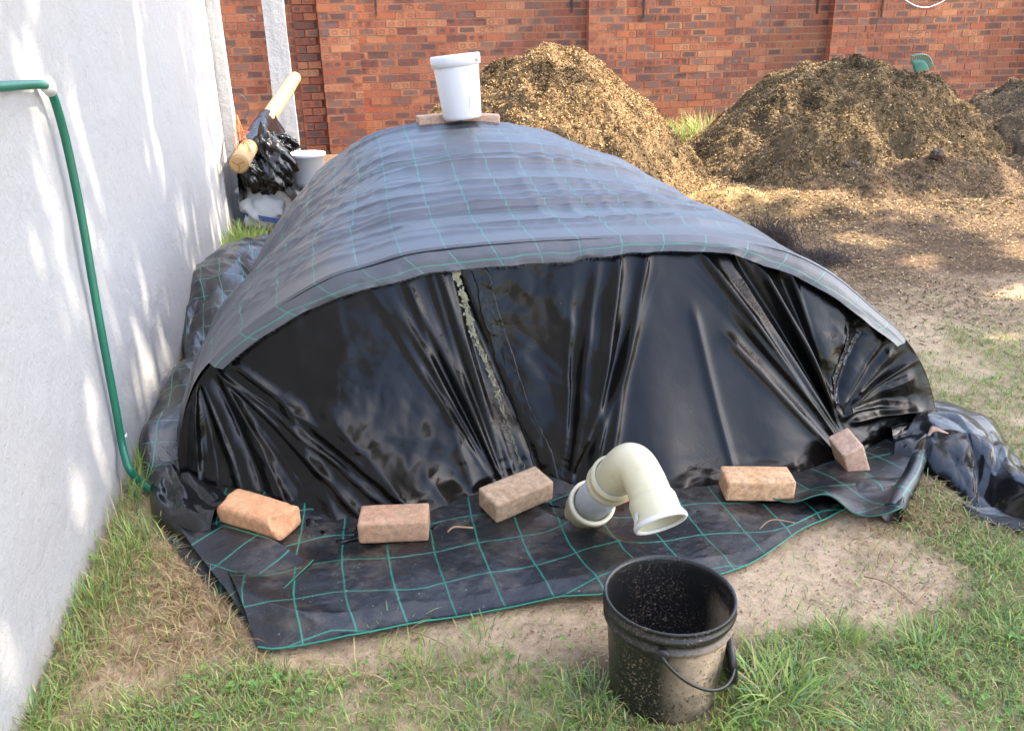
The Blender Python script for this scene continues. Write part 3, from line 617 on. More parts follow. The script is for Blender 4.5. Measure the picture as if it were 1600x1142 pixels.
# ------------------------------------------------------------------ crumpled strips
def strip(name, A, B, mat, nu, nv, H, parent=None, crf=9, cra=.03, seed=1, z0=.006, uvs=None, prof=.6, smooth=True, fine=0., gridA=True):
    """sheet between two ground curves (pixel traces put on the ground), humped and creased"""
    a = poly([G(*p) for p in A] if gridA else A, nu); b = poly([G(*p) for p in B] if gridA else B, nu); q = np.linspace(0, 1, nv)[None, :, None]
    P = a[:, None]*(1-q)+b[:, None]*q; u = np.linspace(0, 1, nu)[:, None]; v = q[..., 0]
    h = H(u, v) if callable(H) else H+0*u*v
    pr = np.power(np.clip(np.sin(math.pi*v), 0, 1), prof)
    Lu = np.linalg.norm(np.diff(a, axis=0), axis=1).sum(); Lv = np.linalg.norm(a-b, axis=1).mean(); cu, cv_ = u*Lu*.55+0*v, v*Lv*1.25+.06*np.sin(u*Lu*5)
    c = crumple(cu, cv_, crf, seed)+.15*crumple(cu*1.5, cv_, crf*1.9, seed+2)
    warp = .35*cra*crumple(cu+3, cv_, crf*.9, seed+5)
    P[..., 2] = z0+h*pr+np.maximum(cra*(c+.35)*np.minimum(1, pr*1.6+.12), -.5*h*pr-z0*.5)+fine*fbm(P[..., 0]*30, P[..., 1]*30, 0, seed)
    P[..., 0] += warp*pr; P[..., 1] += warp*pr*.7
    uv = np.stack([P[..., 0], P[..., 1]+P[..., 2]*1.3], -1) if uvs is None else uvs(P, u, v)
    return gmesh(name, P, mat, parent, uv=uv)

# ground mat: flat strip in front of the tunnel
mt = thing('ground_mat', 'black woven ground mat with green grid lines spread in front of the tunnel', 'ground mat', (.5, 2, 0))
def mat_uv(P, u, v):
    a = R(-3.); x, y = P[..., 0], P[..., 1]; x2 = x*math.cos(a)-y*math.sin(a); y2 = x*math.sin(a)+y*math.cos(a)
    return np.stack([x2+.035*np.sin(y*4), y2+.018*np.sin(x*7)+.012*np.sin(x*17)+.035], -1)
Af = [(405, 1022), (440, 1024), (530, 1014), (600, 1000), (700, 978), (800, 962), (870, 952), (940, 946), (1010, 935), (1080, 918), (1140, 902), (1200, 870), (1250, 838), (1285, 822), (1330, 800), (1400, 790), (1425, 770)]
Bk = [(300, 770), (380, 775), (470, 780), (560, 790), (640, 785), (760, 760), (830, 745), (900, 745), (980, 745), (1060, 745), (1120, 745), (1180, 735), (1240, 730), (1290, 720), (1330, 700), (1380, 680), (1430, 680)]
a = poly([G(*p) for p in Af], 520); b = poly([G(*p) for p in Bk], 520); q = np.linspace(0, 1, 170)[None, :, None]; P = a[:, None]*(1-q)+b[:, None]*q
x, y = P[..., 0], P[..., 1]
wv = .010*crumple(x, y, 3.5, 65, .8)+.016*(1+vn(x*3.2, y*4.5, 0, 61))+.008*(1+vn(x*8+y*3, y*5, 0, 62))+.016*(1-np.abs(vn(x*2.2+y*1.5, y*2.5, 0, 63)))**4+.0012*fbm(x*40, y*40, 0, 64, 2)
ed = np.clip(q[..., 0]*9, 0, 1); P[..., 2] = gz(x, y)*1+.008+wv*(.35+.65*ed)+.014*np.exp(-(q[..., 0]/.018)**2)*(.5+.5*vn(x*4, 0, 0, 5))
gmesh('sheet', P, M['matg'], mt, uv=mat_uv(P, 0, 0))
hem = P[:, 0].copy(); hem[:, 2] += .003; tube('green_selvedge', hem, .0022, m_simple('green_thread', (.02, .22, .15), .6), mt, ns=6, cap=False)
def flap(name, A, B, H, seed, z0=.03, mat=None, nu=160, nv=90, sel=True, ang=0.5, cra=.004):
    a = poly([G(*p) for p in A], nu); b = poly([G(*p) for p in B], nu); q = np.linspace(0, 1, nv)[None, :, None]; P = a[:, None]*(1-q)+b[:, None]*q; v = q[..., 0]; u = np.linspace(0, 1, nu)[:, None]
    x, y = P[..., 0].copy(), P[..., 1].copy(); P[..., 2] = z0+H(u, v)+.006*vn(x*9, y*9, 0, seed)+cra*crumple(x, y, 5, seed)
    c, s_ = math.cos(ang), math.sin(ang); uv = np.stack([x*c-y*s_+.02*np.sin(y*6), x*s_+y*c+.015*np.sin(x*8)+.05], -1)
    o = gmesh(name, P, mat or M['matg'], mt, uv=uv)
    if sel: pth = P[:, 0].copy(); pth[:, 2] += .003; tube('green_selvedge', pth, .0022, M['hose'], o, ns=6, cap=False)
    return o
# turned-over corner at the left: lies on the sheet, frayed on its inner edge
flap('folded_corner', [(396, 992), (420, 965), (455, 930), (492, 895)], [(242, 790), (262, 828), (300, 826), (345, 822)], lambda u, v: .014*np.sin(np.pi*np.clip(v, 0, 1))+.010*np.exp(-((v)/.05)**2), 3, .030, ang=.75)
flap('folded_corner', [(405, 1021), (370, 962), (310, 900), (275, 862), (247, 815)], [(430, 1010), (470, 930), (470, 900), (430, 860), (330, 815)], lambda u, v: .008*np.sin(np.pi*v)+.0*u, 5, .012, ang=.02, sel=False)
# second layer on the right with its wavy free edge and rolled end
flap('upper_flap', [(1158, 789), (1175, 784), (1200, 796), (1240, 806), (1290, 806), (1330, 822), (1370, 832), (1400, 829), (1408, 812)], [(1170, 745), (1200, 745), (1240, 742), (1270, 735), (1300, 725), (1340, 705), (1380, 692), (1410, 690), (1440, 700)], lambda u, v: (.032+.016*np.sin(u*15+1))*np.exp(-(v/.22)**2)+.014*np.sin(np.pi*v), 9, .026, ang=-.12)
pr_ = [G(1392, 818), G(1405, 790), G(1420, 765), G(1432, 735), G(1436, 715)]; pr_ = poly([p+np.array([0, 0, .036]) for p in pr_], 40)
PT = tube_P(pr_, np.linspace(.034, .024, 40), 40); PT = PT[:, 4:39]
uvr = np.zeros(PT.shape[:2]+(2,)); uvr[..., 0] = np.linspace(0, .17, 35)[None]+.05; uvr[..., 1] = np.linspace(0, .3, 40)[:, None]
gmesh('rolled_edge', PT, M['matg'], mt, uv=uvr)
# part of the mat running back between tunnel and wall, bunched up
strip('side_bunch', [(246, 815), (232, 770), (218, 720), (222, 685), (245, 650), (280, 600), (300, 575)], [(330, 800), (325, 770), (330, 730), (345, 690), (365, 650), (390, 610), (405, 585)], M['matb'], 220, 110, lambda u, v: .03+.10*sst(.15, .9, u), mt, 4, .045, 4, prof=.5)
strip('side_bunch', [(296, 600), (286, 540), (290, 480), (312, 445), (345, 415), (372, 405), (410, 412)], [(430, 575), (440, 550), (450, 520), (460, 490), (460, 470), (460, 455), (460, 440)], M['matb'], 260, 150, lambda u, v: (.04+.20*np.sin(u*2.9))*sst(0, .14, u)+.02, mt, 3.6, .07, 6, prof=.5, uvs=lambda P, u, v: np.stack([P[..., 0]*1.2+P[..., 2]*.6, P[..., 1]*.8+P[..., 2]*.7], -1))
# loose polythene
strip('loose_corner', [(236, 790), (240, 815), (262, 838), (300, 852), (330, 850)], [(285, 745), (300, 755), (322, 765), (345, 775), (365, 800)], M['poly2'], 150, 110,   .06, tun, 7, .04, 8, prof=.5)
strip('loose_tail', [(1462, 640), (1500, 644), (1550, 668), (1585, 712), (1610, 760), (1640, 800), (1680, 830)], [(1400, 722), (1440, 738), (1480, 762), (1520, 792), (1560, 812), (1610, 826), (1680, 850)], M['poly2'], 300, 170, lambda u, v: .075-.03*u, tun, 4.0, .06, 11, prof=.6)
strip('loose_tail', [(1385, 690), (1420, 672), (1462, 662), (1475, 655)], [(1395, 726), (1430, 735), (1470, 735), (1500, 740)], M['poly2'], 120, 80, .06, tun, 6, .03, 15, prof=.5)
strip('loose_tail', [(1500, 792), (1530, 798), (1570, 800), (1640, 812)], [(1512, 806), (1550, 822), (1610, 836), (1680, 852)], M['poly2'], 100, 60, .03, tun, 6, .02, 19, prof=.5)

# ------------------------------------------------------------------ bricks
BM = {'orange': m_paver('orange_clay', (.66, .31, .15), (.74, .43, .24), (.50, .25, .14)), 'red': m_paver('red_clay', (.50, .25, .15), (.58, .38, .25), (.30, .21, .14)),
      'brown': m_paver('brown_clay', (.42, .29, .19), (.54, .40, .27), (.27, .19, .12)), 'yellow': m_paver('buff_clay', (.70, .38, .18), (.76, .52, .32), (.42, .24, .14)), 'pink': m_paver('pink_clay', (.60, .36, .25), (.68, .48, .36), (.42, .27, .19))}
def brick(label, mat, c, rot, size=(.22, .105, .07), seed=0, cut=None, rnd=.005, name='loose_brick', group='bricks weighing down the front of the tunnel'):
    n = (26, 14, 10); V, F = [], []; L = np.array(size)
    import itertools
    vs = {}; 
    for axn in range(3):
        for sgn in (0, 1):
            a1, a2 = [k for k in range(3) if k != axn]
            for i in range(n[a1]):
                for j in range(n[a2]):
                    q = []
                    for (di, dj) in ((0, 0), (1, 0), (1, 1), (0, 1)):
                        idx = [0, 0, 0]; idx[axn] = sgn*n[axn]; idx[a1] = i+di; idx[a2] = j+dj; idx = tuple(idx)
                        if idx not in vs: vs[idx] = len(V); V.append([idx[k]/n[k]-.5 for k in range(3)])
                        q.append(vs[idx])
                    if (sgn == 0) ^ (axn == 1): q = q[::-1]
                    F.append(q)
    V = np.array(V)*L; h = L/2-rnd; core = np.clip(V, -h, h); d = V-core; ln = np.linalg.norm(d, axis=1)[:, None]; V = core+np.where(ln > 1e-9, d/np.maximum(ln, 1e-9)*np.minimum(ln, rnd), 0)
    nn = fbm(V[:, 0]*22+seed*7, V[:, 1]*22, V[:, 2]*22, seed, 3); chip = np.minimum(0, fbm(V[:, 0]*14+seed, V[:, 1]*14, V[:, 2]*14, seed+5, 2)+.28)*(np.linalg.norm(np.abs(V)/(L/2), axis=1) > 1.38)
    V = V*(1+.018*nn+.20*chip)[:, None]
    if cut is not None:                                   # broken end: squash the vertices beyond an uneven plane onto it
        for (pn, off, am) in cut:
            pn = np.array(pn, float); pn /= np.linalg.norm(pn); sd = V@pn-off-am*fbm(V[:, 0]*18, V[:, 1]*18, V[:, 2]*18, seed+9, 3); V = V-np.maximum(sd, 0)[:, None]*pn
    Mx = Matrix.Translation(Vector(c))@Matrix.Rotation(rot[2], 4, 'Z')@Matrix.Rotation(rot[1], 4, 'Y')@Matrix.Rotation(rot[0], 4, 'X')
    o = mk(name, V, [np.array(F)], BM[mat]); o.matrix_world = Mx; return tag(o, label, 'brick', group)
def onedge(l, r, z=.035, wide=.105, lift=0.):
    a, b = G(*l, z), G(*r, z); m = (a+b)/2; d = b-a; yw = math.atan2(d[1], d[0]); n = np.array([-d[1], d[0], 0]); n /= np.linalg.norm(n); return m+n*wide/2+np.array([0, 0, .035+lift]), yw, np.linalg.norm(d)
c, yw, L = onedge((338, 818), (440, 846), .03); brick('orange brick with rounded broken ends at the left corner of the tunnel', 'orange', c, (R(4), R(3), yw), (max(.22, min(L+.02, .25)), .11, .075), 3, [((1, -.25, .5), .105, .02), ((-1, -.3, .6), .112, .012)], .02)
c, yw, L = onedge((566, 850), (664, 846), .03); brick('reddish brick with a sooty top lying level, second from the white wall', 'red', c, (R(2), 0, yw), (.205, .105, .068), 5)
c, yw, L = onedge((774, 819), (868, 784), .03); brick('weathered brown brick lying askew just left of the drain pipe', 'brown', c+np.array([0, 0, .008]), (R(8), R(-3), yw), (.215, .105, .07), 8)
c, yw, L = onedge((1137, 784), (1238, 783), .035); brick('buff yellow brick on the mat to the right of the drain pipe', 'yellow', c, (R(2), R(1), yw), (.215, .105, .068), 11)
c = G(1334, 728, .05); brick('tilted pale orange brick half tucked under the plastic near the right end', 'pink', c+np.array([0, .03, .025]), (R(25), R(62), R(20)), (.14, .105, .075), 14, [((1, 0, -.5), .06, .03)])
c = G(978, 792, .02); brick('orange brick corner showing in the gap behind the drain pipe', 'orange', c+np.array([0, .06, .03]), (0, 0, R(12)), (.2, .1, .068), 17)
c = G(1466, 694, .05); brick('small chip of brick showing between tunnel and loose plastic tail', 'pink', c+np.array([.0, .02, .02]), (R(20), R(30), R(60)), (.09, .06, .05), 19)

# ------------------------------------------------------------------ white bucket on two bricks on the ridge
bc = WY(715, 188, 4.85); ridge = bc[2]
brick('pinkish brick under the left side of the white bucket', 'pink', WY(682, 188, 4.93)+np.array([0, 0, -.004]), (0, R(-2), R(4)), (.22, .105, .07), 23, group='bricks under the white bucket')
brick('pinkish brick under the right side of the white bucket', 'pink', WY(750, 187, 4.93)+np.array([0, 0, -.004]), (0, R(3), R(-6)), (.22, .105, .07), 27, group='bricks under the white bucket')
bc = bc+np.array([.03, 0, 0])
wb = thing('lidded_bucket', 'white lidded plastic bucket standing tilted on bricks on top of the tunnel', 'bucket', tuple(bc))
Mw = Matrix.Translation(Vector(bc)+Vector((0, .0, .006)))@Matrix.Rotation(R(-5), 4, 'Y')@Matrix.Rotation(R(-1), 4, 'X')
hgt = .335
lathe('bucket_body', [(0, 0), (.098, 0), (.104, .004), (.108, .02), (.126, hgt-.05), (.127, hgt-.03)], M['white'], wb, Mw)
lathe('lid_or_disc', [(.127, hgt-.055), (.137, hgt-.052), (.139, hgt-.02), (.138, hgt), (.131, hgt+.006), (.124, hgt+.003), (.11, hgt-.004), (0, hgt-.004)], M['white'], wb, Mw)
ear = lathe('handle_lug', [(0, .01), (.008, .009), (.01, 0)], M['grey'], wb, Mw@Matrix.Translation((.10, -.096, hgt-.03))@Matrix.Rotation(R(90), 4, 'X')@Matrix.Rotation(R(45), 4, 'Y'), ns=16)
for (a0, z0, l) in ((-1.35, .06, .05), (-1.7, .17, .02)):
    pts = [Mw@Vector((math.cos(a0+.02*k)*.1135*(1+z0*.22), math.sin(a0+.02*k)*.1135*(1+z0*.22)-.004, z0+l*k/4)) for k in range(5)]
    tube('scuff_mark', [tuple(p) for p in pts], .0009, M['seal' if z0 > .1 else 'bin'], wb, ns=5)

# ------------------------------------------------------------------ black bucket
BH = .262; rc = G(1042, 928, BH); bx, by = rc[0], rc[1]
bb = thing('compost_bucket', 'open black plastic bucket splashed with compost standing in the grass under the drain pipe', 'bucket', (bx, by, 0))
MB = m_bucket_dirty(bx, by); Mb = Matrix.Translation((bx, by, .004))@Matrix.Rotation(R(1.5), 4, 'Y')
r = .143
lathe('bucket_body', [(0, .0), (.112, .0), (.119, .006), (.121, .02), (r-.010, BH-.075), (r-.009, BH-.06), (r-.001, BH-.058), (r, BH-.054), (r, BH-.050), (r-.006, BH-.047), (r-.007, BH-.030), (r+.001, BH-.028), (r+.0025, BH-.024), (r+.001, BH-.018), (r-.003, BH-.015), (r-.003, BH-.006), (r+.001, BH-.003), (r, BH+.001), (r-.005, BH), (r-.008, BH-.006), (r-.009, BH-.02), (r-.012, BH-.06), (.122, .03), (.116, .012), (0, .010)], MB, bb, Mb, ns=96)
tt = np.linspace(0, 1, 40); hp = []
a0, a1 = R(-105), R(-8)   # handle hangs down in front from the left lug
lugA = np.array([math.cos(R(-117))*(r+.006), math.sin(R(-117))*(r+.006), BH-.050]); lugB = np.array([math.cos(R(30))*(r+.006), math.sin(R(30))*(r+.006), BH-.055])
for k in tt:
    a = R(-117)+(R(30)-R(-117))*k; rr = r+.006+.004*math.sin(math.pi*k); hp.append([math.cos(a)*rr, math.sin(a)*rr, BH-.052-.115*math.sin(math.pi*k)**.8])
hp = [tuple(Mb@Vector(p)) for p in hp]; tube('handle', hp, .0038, M['black'], bb, ns=10)
lathe('handle_lug', [(0, .005), (.012, .0045), (.015, .003), (.017, 0)], M['black'], bb, Mb@Matrix.Translation(Vector(lugA)*.97+Vector((0, 0, 0)))@Matrix.Rotation(R(-117), 4, 'Z')@Matrix.Rotation(R(90), 4, 'Y'), ns=20)
lathe('handle_lug', [(0, .005), (.012, .0045), (.015, .003), (.017, 0)], M['black'], bb, Mb@Matrix.Translation(Vector(lugB)*.97)@Matrix.Rotation(R(30), 4, 'Z')@Matrix.Rotation(R(90), 4, 'Y'), ns=20)
# added disc on edge, standing in for a dark crescent beside the bucket
ld = thing('lid_or_disc', 'small black disc standing on edge against the right side of the open bucket', 'lid', (bx+.155, by+.02, 0))
lathe('edge_disc', [(0, .004), (.056, .004), (.058, .010), (.064, .010), (.066, 0), (.063, -.006), (0, -.004)], M['black'], ld, Matrix.Translation((bx+.146, by-.02, .085))@Matrix.Rotation(R(-14), 4, 'Z')@Matrix.Rotation(R(84), 4, 'Y'), ns=64)

# ------------------------------------------------------------------ drain pipe
pp = thing('drain_pipe', 'cream elbow on a grey plastic pipe coming out of the tunnel above the bucket', 'pipe', tuple(G(900, 800)))
P0 = WY(922, 789, 2.09); P1 = WY(958, 748, 1.93)
dA = (P1-P0)/np.linalg.norm(P1-P0)
tube('grey_pipe', [P0-dA*.02, P0+dA*.1, P1+dA*.02], .055, M['grey'], pp, ns=48)
def flare(name, base_, dirv, prof, mat, parent, ns=64):
    z = Vector(dirv).to_track_quat('Z', 'Y').to_matrix().to_4x4(); return lathe(name, prof, mat, parent, Matrix.Translation(Vector(base_))@z, ns=ns)
cb = P0-dA*.10
flare('collar', cb, dA, [(.0, .0), (.050, .0), (.056, .006), (.056, .05), (.060, .056), (.066, .060), (.066, .105), (.0705, .108), (.0705, .128), (.067, .131), (.058, .130), (.057, .1)], M['cream'], pp)
flare('collar_seal', cb+dA*.126, dA, [(.0575, .0), (.060, .004), (.066, .005), (.0695, .003), (.070, -.002)], M['seal'], pp)
P2 = WY(1031, 813, 1.72); dB = np.array([.10, -.74, -.62]); dB /= np.linalg.norm(dB)
E0 = P1-dA*.0; K = .17
h0, h3 = E0, P2-dB*.055; h1, h2 = h0+dA*K*.86, h3-dB*K*.86
tb = np.linspace(0, 1, 40)[:, None]; bz = (1-tb)**3*h0+3*tb*(1-tb)**2*h1+3*tb**2*(1-tb)*h2+tb**3*h3
tube('elbow', bz, .0545, M['cream'], pp, ns=56, cap=False)
flare('elbow_socket', E0-dA*.045, dA, [(.0560, .0), (.064, .001), (.066, .004), (.066, .018), (.0640, .022), (.0640, .046), (.0665, .050), (.0665, .056), (.0575, .066)], M['cream'], pp)
flare('elbow_socket', h3, dB, [(.0575, -.012), (.0615, -.002), (.0625, .002), (.0625, .040), (.0655, .044), (.0665, .050), (.069, .054), (.069, .062), (.061, .0605), (.056, .0), (.054, -.06)], M['cream'], pp)
flare('outlet_seal', h3+dB*.058, dB, [(.0700, -.004), (.0712, 0), (.0712, .006), (.069, .009), (.060, .008), (.059, .003)], M['seal'], pp)
sm = h3+dB*.03+np.array([-.062, -.02, 0]); tk = lathe('torn_sticker', [(0, .003), (.006, .002), (.012, .0)], M['white'], pp, Matrix.Translation(Vector(sm))@Matrix.Rotation(R(-80), 4, 'Y')@Matrix.Scale(1.5, 4, (1, 0, 0)), ns=9, smooth=False)

# ------------------------------------------------------------------ hose
hs = thing('garden_hose', 'green garden hose fixed to the white wall and dropping to the ground', 'hose', (WALLX+.03, 2.8, 0))
off = .022
pa = [WX(x, y, WALLX+off) for x, y in ((-80, 141), (0, 136), (40, 133), (70, 133), (78, 140), (88, 165), (103, 220), (120, 300), (133, 370), (143, 430), (157, 510), (170, 580), (183, 650), (192, 700))]
pa += [WX(202, 732, WALLX+.045), G(222, 756, .035), G(246, 772, .02), G(275, 782, .02)]
tube('hose', poly(pa, 240), .0125, M['hose'], hs, ns=18)
cc = WX(74, 134, WALLX+off); ce = WX(79, 142, WALLX+off)
dd = np.array([0, .8, -.6]); flare('elbow_connector', cc+np.array([0, -.018, .012]), dd, [(.0, -.002), (.014, 0), (.021, .004), (.021, .028), (.017, .032), (.017, .05), (.0, .05)], M['white'], hs, 24)
cl = WX(190, 676, WALLX+off); flare('hose_clip', cl-np.array([0, 0, .005]), np.array([0, .12, -1]), [(.0125, 0), (.0145, .001), (.0145, .011), (.0125, .012)], M['white'], hs, 24)

def lump(name, c, size, mat, parent=None, cr=.03, crf=8, seed=1, nu=90, nv=60, taper=.0, sq=.7):
    th = np.linspace(0, 2*math.pi, nu, endpoint=False); ph = np.linspace(-math.pi/2, math.pi/2, nv); TH, PH = np.meshgrid(th, ph, indexing='ij')
    pw = lambda v: np.sign(v)*np.abs(v)**sq
    x = pw(np.cos(TH))*pw(np.cos(PH)); y = pw(np.sin(TH))*pw(np.cos(PH)); z = pw(np.sin(PH))
    P = np.stack([x, y, z], -1); k = 1+cr*(crumple(x+z*.7, y+z, crf*.25, seed)+.6*fbm(x*3, y*3, z*3, seed)); P = P*k[..., None]
    P[..., 0] *= 1-taper*P[..., 2]; P[..., 1] *= 1-taper*P[..., 2]; P = P*np.array(size)/2; P = P+np.array(c)
    return gmesh(name, P, mat, parent, close=True, flip=False)
# ------------------------------------------------------------------ log, bag, twine
A0, A1 = WY(373, 257, 6.3), WY(461, 122, 8.9); 
lg = thing('wooden_pole', 'peeled wooden log sticking out past the post with a sawn round end', 'log', tuple(A0))
mid = (A0+A1)/2+np.array([.02, 0, .03]); pth = poly([A0, A0*.6+mid*.4+np.array([0, 0, .01]), mid, A1*.6+mid*.4, A1], 60); rr = np.linspace(.069, .058, 60)*(1+.05*fbm(np.arange(60)*.12, 0, 0, 2))
dl = (pth[1]-pth[0]); dl /= np.linalg.norm(dl)
tube('shaft', pth, rr, M['log'], lg, ns=28)
fe = flare('sawn_end', pth[0]-dl*.003, -dl, [(0, .003), (.05, .003), (.060, .001), (.063, -.003)], M['endg'], lg, 36)
zq = Vector(-dl).to_track_quat('Z', 'Y').to_matrix()
for a in (20, 150, 262):
    e = np.array(zq@Vector((math.cos(R(a))*.052, math.sin(R(a))*.052, .004))); m_ = np.array(zq@Vector((math.cos(R(a+12))*.025, math.sin(R(a+12))*.025, .004))); s_ = pth[0]-dl*.0035
    tube('crack', [s_+np.array(zq@Vector((0, 0, .004))), s_+m_, s_+e], .0018, M['crack'], fe, ns=5)
# black plastic draped over the log
bg_c = pth[14]; nb = 120; us = np.linspace(0, 1, nb); ths = np.linspace(-1, 1, 110)
U_, T_ = np.meshgrid(us, ths, indexing='ij')
Lp = poly([pth[7], pth[14], pth[24]], nb)
side = np.array([1., .15, 0]); side /= np.linalg.norm(side)
len_r = .20+.42*np.interp(U_, [0, .3, .6, 1], [.7, .9, 1.0, .35]); len_l = .16+.30*np.interp(U_, [0, .5, 1], [.75, 1, .3])
rad = .074; sabs = np.abs(T_); over = np.clip(sabs/.3, 0, 1)*math.pi/2*1.05; drop = np.clip((sabs-.3)/.7, 0, 1)*np.where(T_ > 0, len_r, len_l)
sx = np.sign(T_)*np.sin(over)*rad+np.sign(T_)*drop*np.where(T_ > 0, .5, .12); sz = np.cos(over)*rad-drop
PB = Lp[:, None]+side*sx[..., None]+np.array([0, 0, 1.])*sz[..., None]
cr = crumple(U_*.6, T_*.6, 6, 77); PB[..., 0] += cr*.035*np.clip(drop*5, .15, 1); PB[..., 1] += crumple(U_*.6, T_*.6, 7, 78)*.05*np.clip(drop*5, .1, 1); PB[..., 2] += .012*cr
bgT = thing('plastic_sheet', None, None, tuple(bg_c)); gmesh('drape', PB, M['poly2'], bgT)
tag(bgT, 'crumpled black plastic sheet draped over the wooden log', 'plastic sheet')
for (px, py, Yb, sz_, tp_, sd) in ((420, 250, 6.75, (.32, .22, .46), .5, 5), (391, 268, 6.65, (.17, .13, .26), .3, 9), (436, 228, 6.85, (.24, .16, .18), .0, 12)):
    lump('hanging_fold', WY(px, py, Yb), sz_, M['poly2'], bgT, .30, 9, sd, 130, 90, tp_, 1.0)
tw = thing('twine', 'tangled bright orange twine tied from the post round the log', 'twine', tuple(WY(370, 185, 6.9)))
for k in range(9):
    a = WY(366+random.uniform(0, 8), 183+random.uniform(-3, 6), 6.95); b = WY(378+random.uniform(-10, 14), 215+random.uniform(-12, 24), 6.4); m = (a+b)/2+np.array([random.uniform(-.03, .03), 0, random.uniform(-.05, .02)])
    tube('strand', poly([a, m, b], 14), .0035, M['twine'], tw, ns=6)
wl = [WY(x, y, 9.9) for x, y in ((362, 152), (375, 148), (386, 160), (388, 175), (378, 190))]; tag(tube('wire_loop', poly(wl, 30), .004, M['bin'], ns=6), 'thin loop of wire hanging between the two white posts', 'wire')

# ------------------------------------------------------------------ bins and sack by the post
def bin_(name, label, c, r, h, mat, lid=True):
    o = thing(name, label, 'bin', tuple(c)); Mx = Matrix.Translation(Vector(c))
    lathe('bin_body', [(0, .0), (r*.76, 0), (r*.78, .01), (r*.93, h-.06), (r*.93, h-.05), (r, h-.048), (r*1.01, h-.01), (r, h), (r*.95, h), (r*.92, h-.03), (r*.76, .03), (0, .03)], mat, o, Mx)
    lathe('rim', [(r*.95, h-.075), (r*1.0, h-.078), (r*1.0, h-.066), (r*.95, h-.066)], mat, o, Mx); return o
gc = np.array([-.175, 7.05, .03]); gc[0] = WY(478, 290, 7.05)[0]; gh = WY(478, 291, 6.85)[2]-.03
bin_('grey_bin', 'dark grey plastic bin beside the tunnel with a white tub standing on it', gc, .19, gh, M['bin'])
tbp = np.array([WY(482, 285, 7.05)[0], 7.02, gc[2]+gh+.001]); tb_ = thing('plastic_tub', 'white plastic tub standing on the grey bin behind the tunnel', 'tub', tuple(tbp))
tw_, th_ = .15, .235
lathe('tub_body', [(0, 0), (tw_*.84, 0), (tw_*.87, .006), (tw_*.97, th_-.03), (tw_*1.05, th_-.028), (tw_*1.06, th_-.004), (tw_*1.03, th_), (tw_*.98, th_-.004), (tw_*.84, .012), (0, .012)], M['white'], tb_, Matrix.Translation(Vector(tbp)))
bc2 = np.array([WY(440, 290, 7.5)[0], 7.5, .05]); bin_('black_bin', 'black round bin half hidden between the log plastic and the grey bin', bc2, .15, WY(440, 283, 7.5)[2]-.05, M['black'])
# sack
sc_ = G(405, 352); sk_ = thing('woven_sack', 'white woven sack with a blue band slumped at the foot of the post', 'sack', (sc_[0], 7.0, 0))
lump('sack_body', (-.50, 6.95, .24), (.46, .36, .44), M['sack'], sk_, .16, 12, 5)
sb = [( -.50+.240*math.cos(a), 6.95+.190*math.sin(a), .105+.03*math.sin(a*2)) for a in np.linspace(R(-150), R(-10), 30)]
Q = np.array(sb); gmesh('blue_band', np.stack([Q, Q+np.array([0, -.004, .02]), Q+np.array([0, -.002, .04])], 1), M['blue'], sk_)
cn = thing('printed_container', 'clear printed container with red patches between sack and grey bin', 'container', (WY(437, 330, 6.9)[0], 6.95, 0))
cnx = WY(438, 330, 6.9)[0]; ct = WY(438, 293, 6.9)[2]
for (nm, x0, x1, z0, z1, m, y0) in (('container_body', -.055, .055, .13, ct, 'sack', 0), ('base_block', -.06, .05, 0.01, .128, 'black', 0), ('red_patch', -.02, .03, ct*.62, ct*.70, 'red', -.004), ('red_patch', -.035, .0, ct*.50, ct*.56, 'red', -.004), ('green_patch', -.05, .02, ct*.84, ct*.93, 'greenp', -.004)):
    bevel(mk(nm, boxV(cnx+x0, cnx+x1, 6.92+y0, 6.92+(.1 if not y0 else .02), z0, z1), BF, M[m], cn, smooth=False), .008 if not y0 else .001)

# ------------------------------------------------------------------ heaps
def chips(n, surf, xr, yr, lo, hi, wl, cols, seed, tilt=.6, dens=None, lift=.004):
    r = np.random.default_rng(seed); x = r.uniform(*xr, n); y = r.uniform(*yr, n)
    if dens is not None: k = r.uniform(0, 1, n) < dens(x, y); x, y = x[k], y[k]; n = len(x)
    z = surf(x, y)+lift; L = r.uniform(lo, hi, n)**1.0; Wd = L*r.uniform(*wl, n); a = r.uniform(0, 2*math.pi, n); e = r.normal(0, tilt, n); ro = r.normal(0, tilt, n)
    d = np.stack([np.cos(a)*np.cos(e), np.sin(a)*np.cos(e), np.sin(e)], -1); s_ = np.stack([-np.sin(a), np.cos(a), 0*a], -1); up = np.cross(d, s_); s_ = s_*np.cos(ro)[:, None]+up*np.sin(ro)[:, None]; up = np.cross(d, s_)
    c = np.stack([x, y, z], -1); h = L[:, None]/2; w = Wd[:, None]/2; bend = up*(L*r.uniform(-.25, .25, n))[:, None]
    V = np.stack([c-d*h-s_*w, c-d*h+s_*w, c+s_*w+bend, c-s_*w+bend, c+d*h-s_*w*.6, c+d*h+s_*w*.6], 1).reshape(-1, 3)
    b = np.arange(n)[:, None]*6; F = np.concatenate([b+np.array([[0, 1, 2, 3]]), b+np.array([[3, 2, 5, 4]])])
    cols = np.array(cols); ci = cols[r.integers(0, len(cols), n)]*r.uniform(.65, 1.25, (n, 1))
    return V, F, ci, np.stack([x, y], -1)
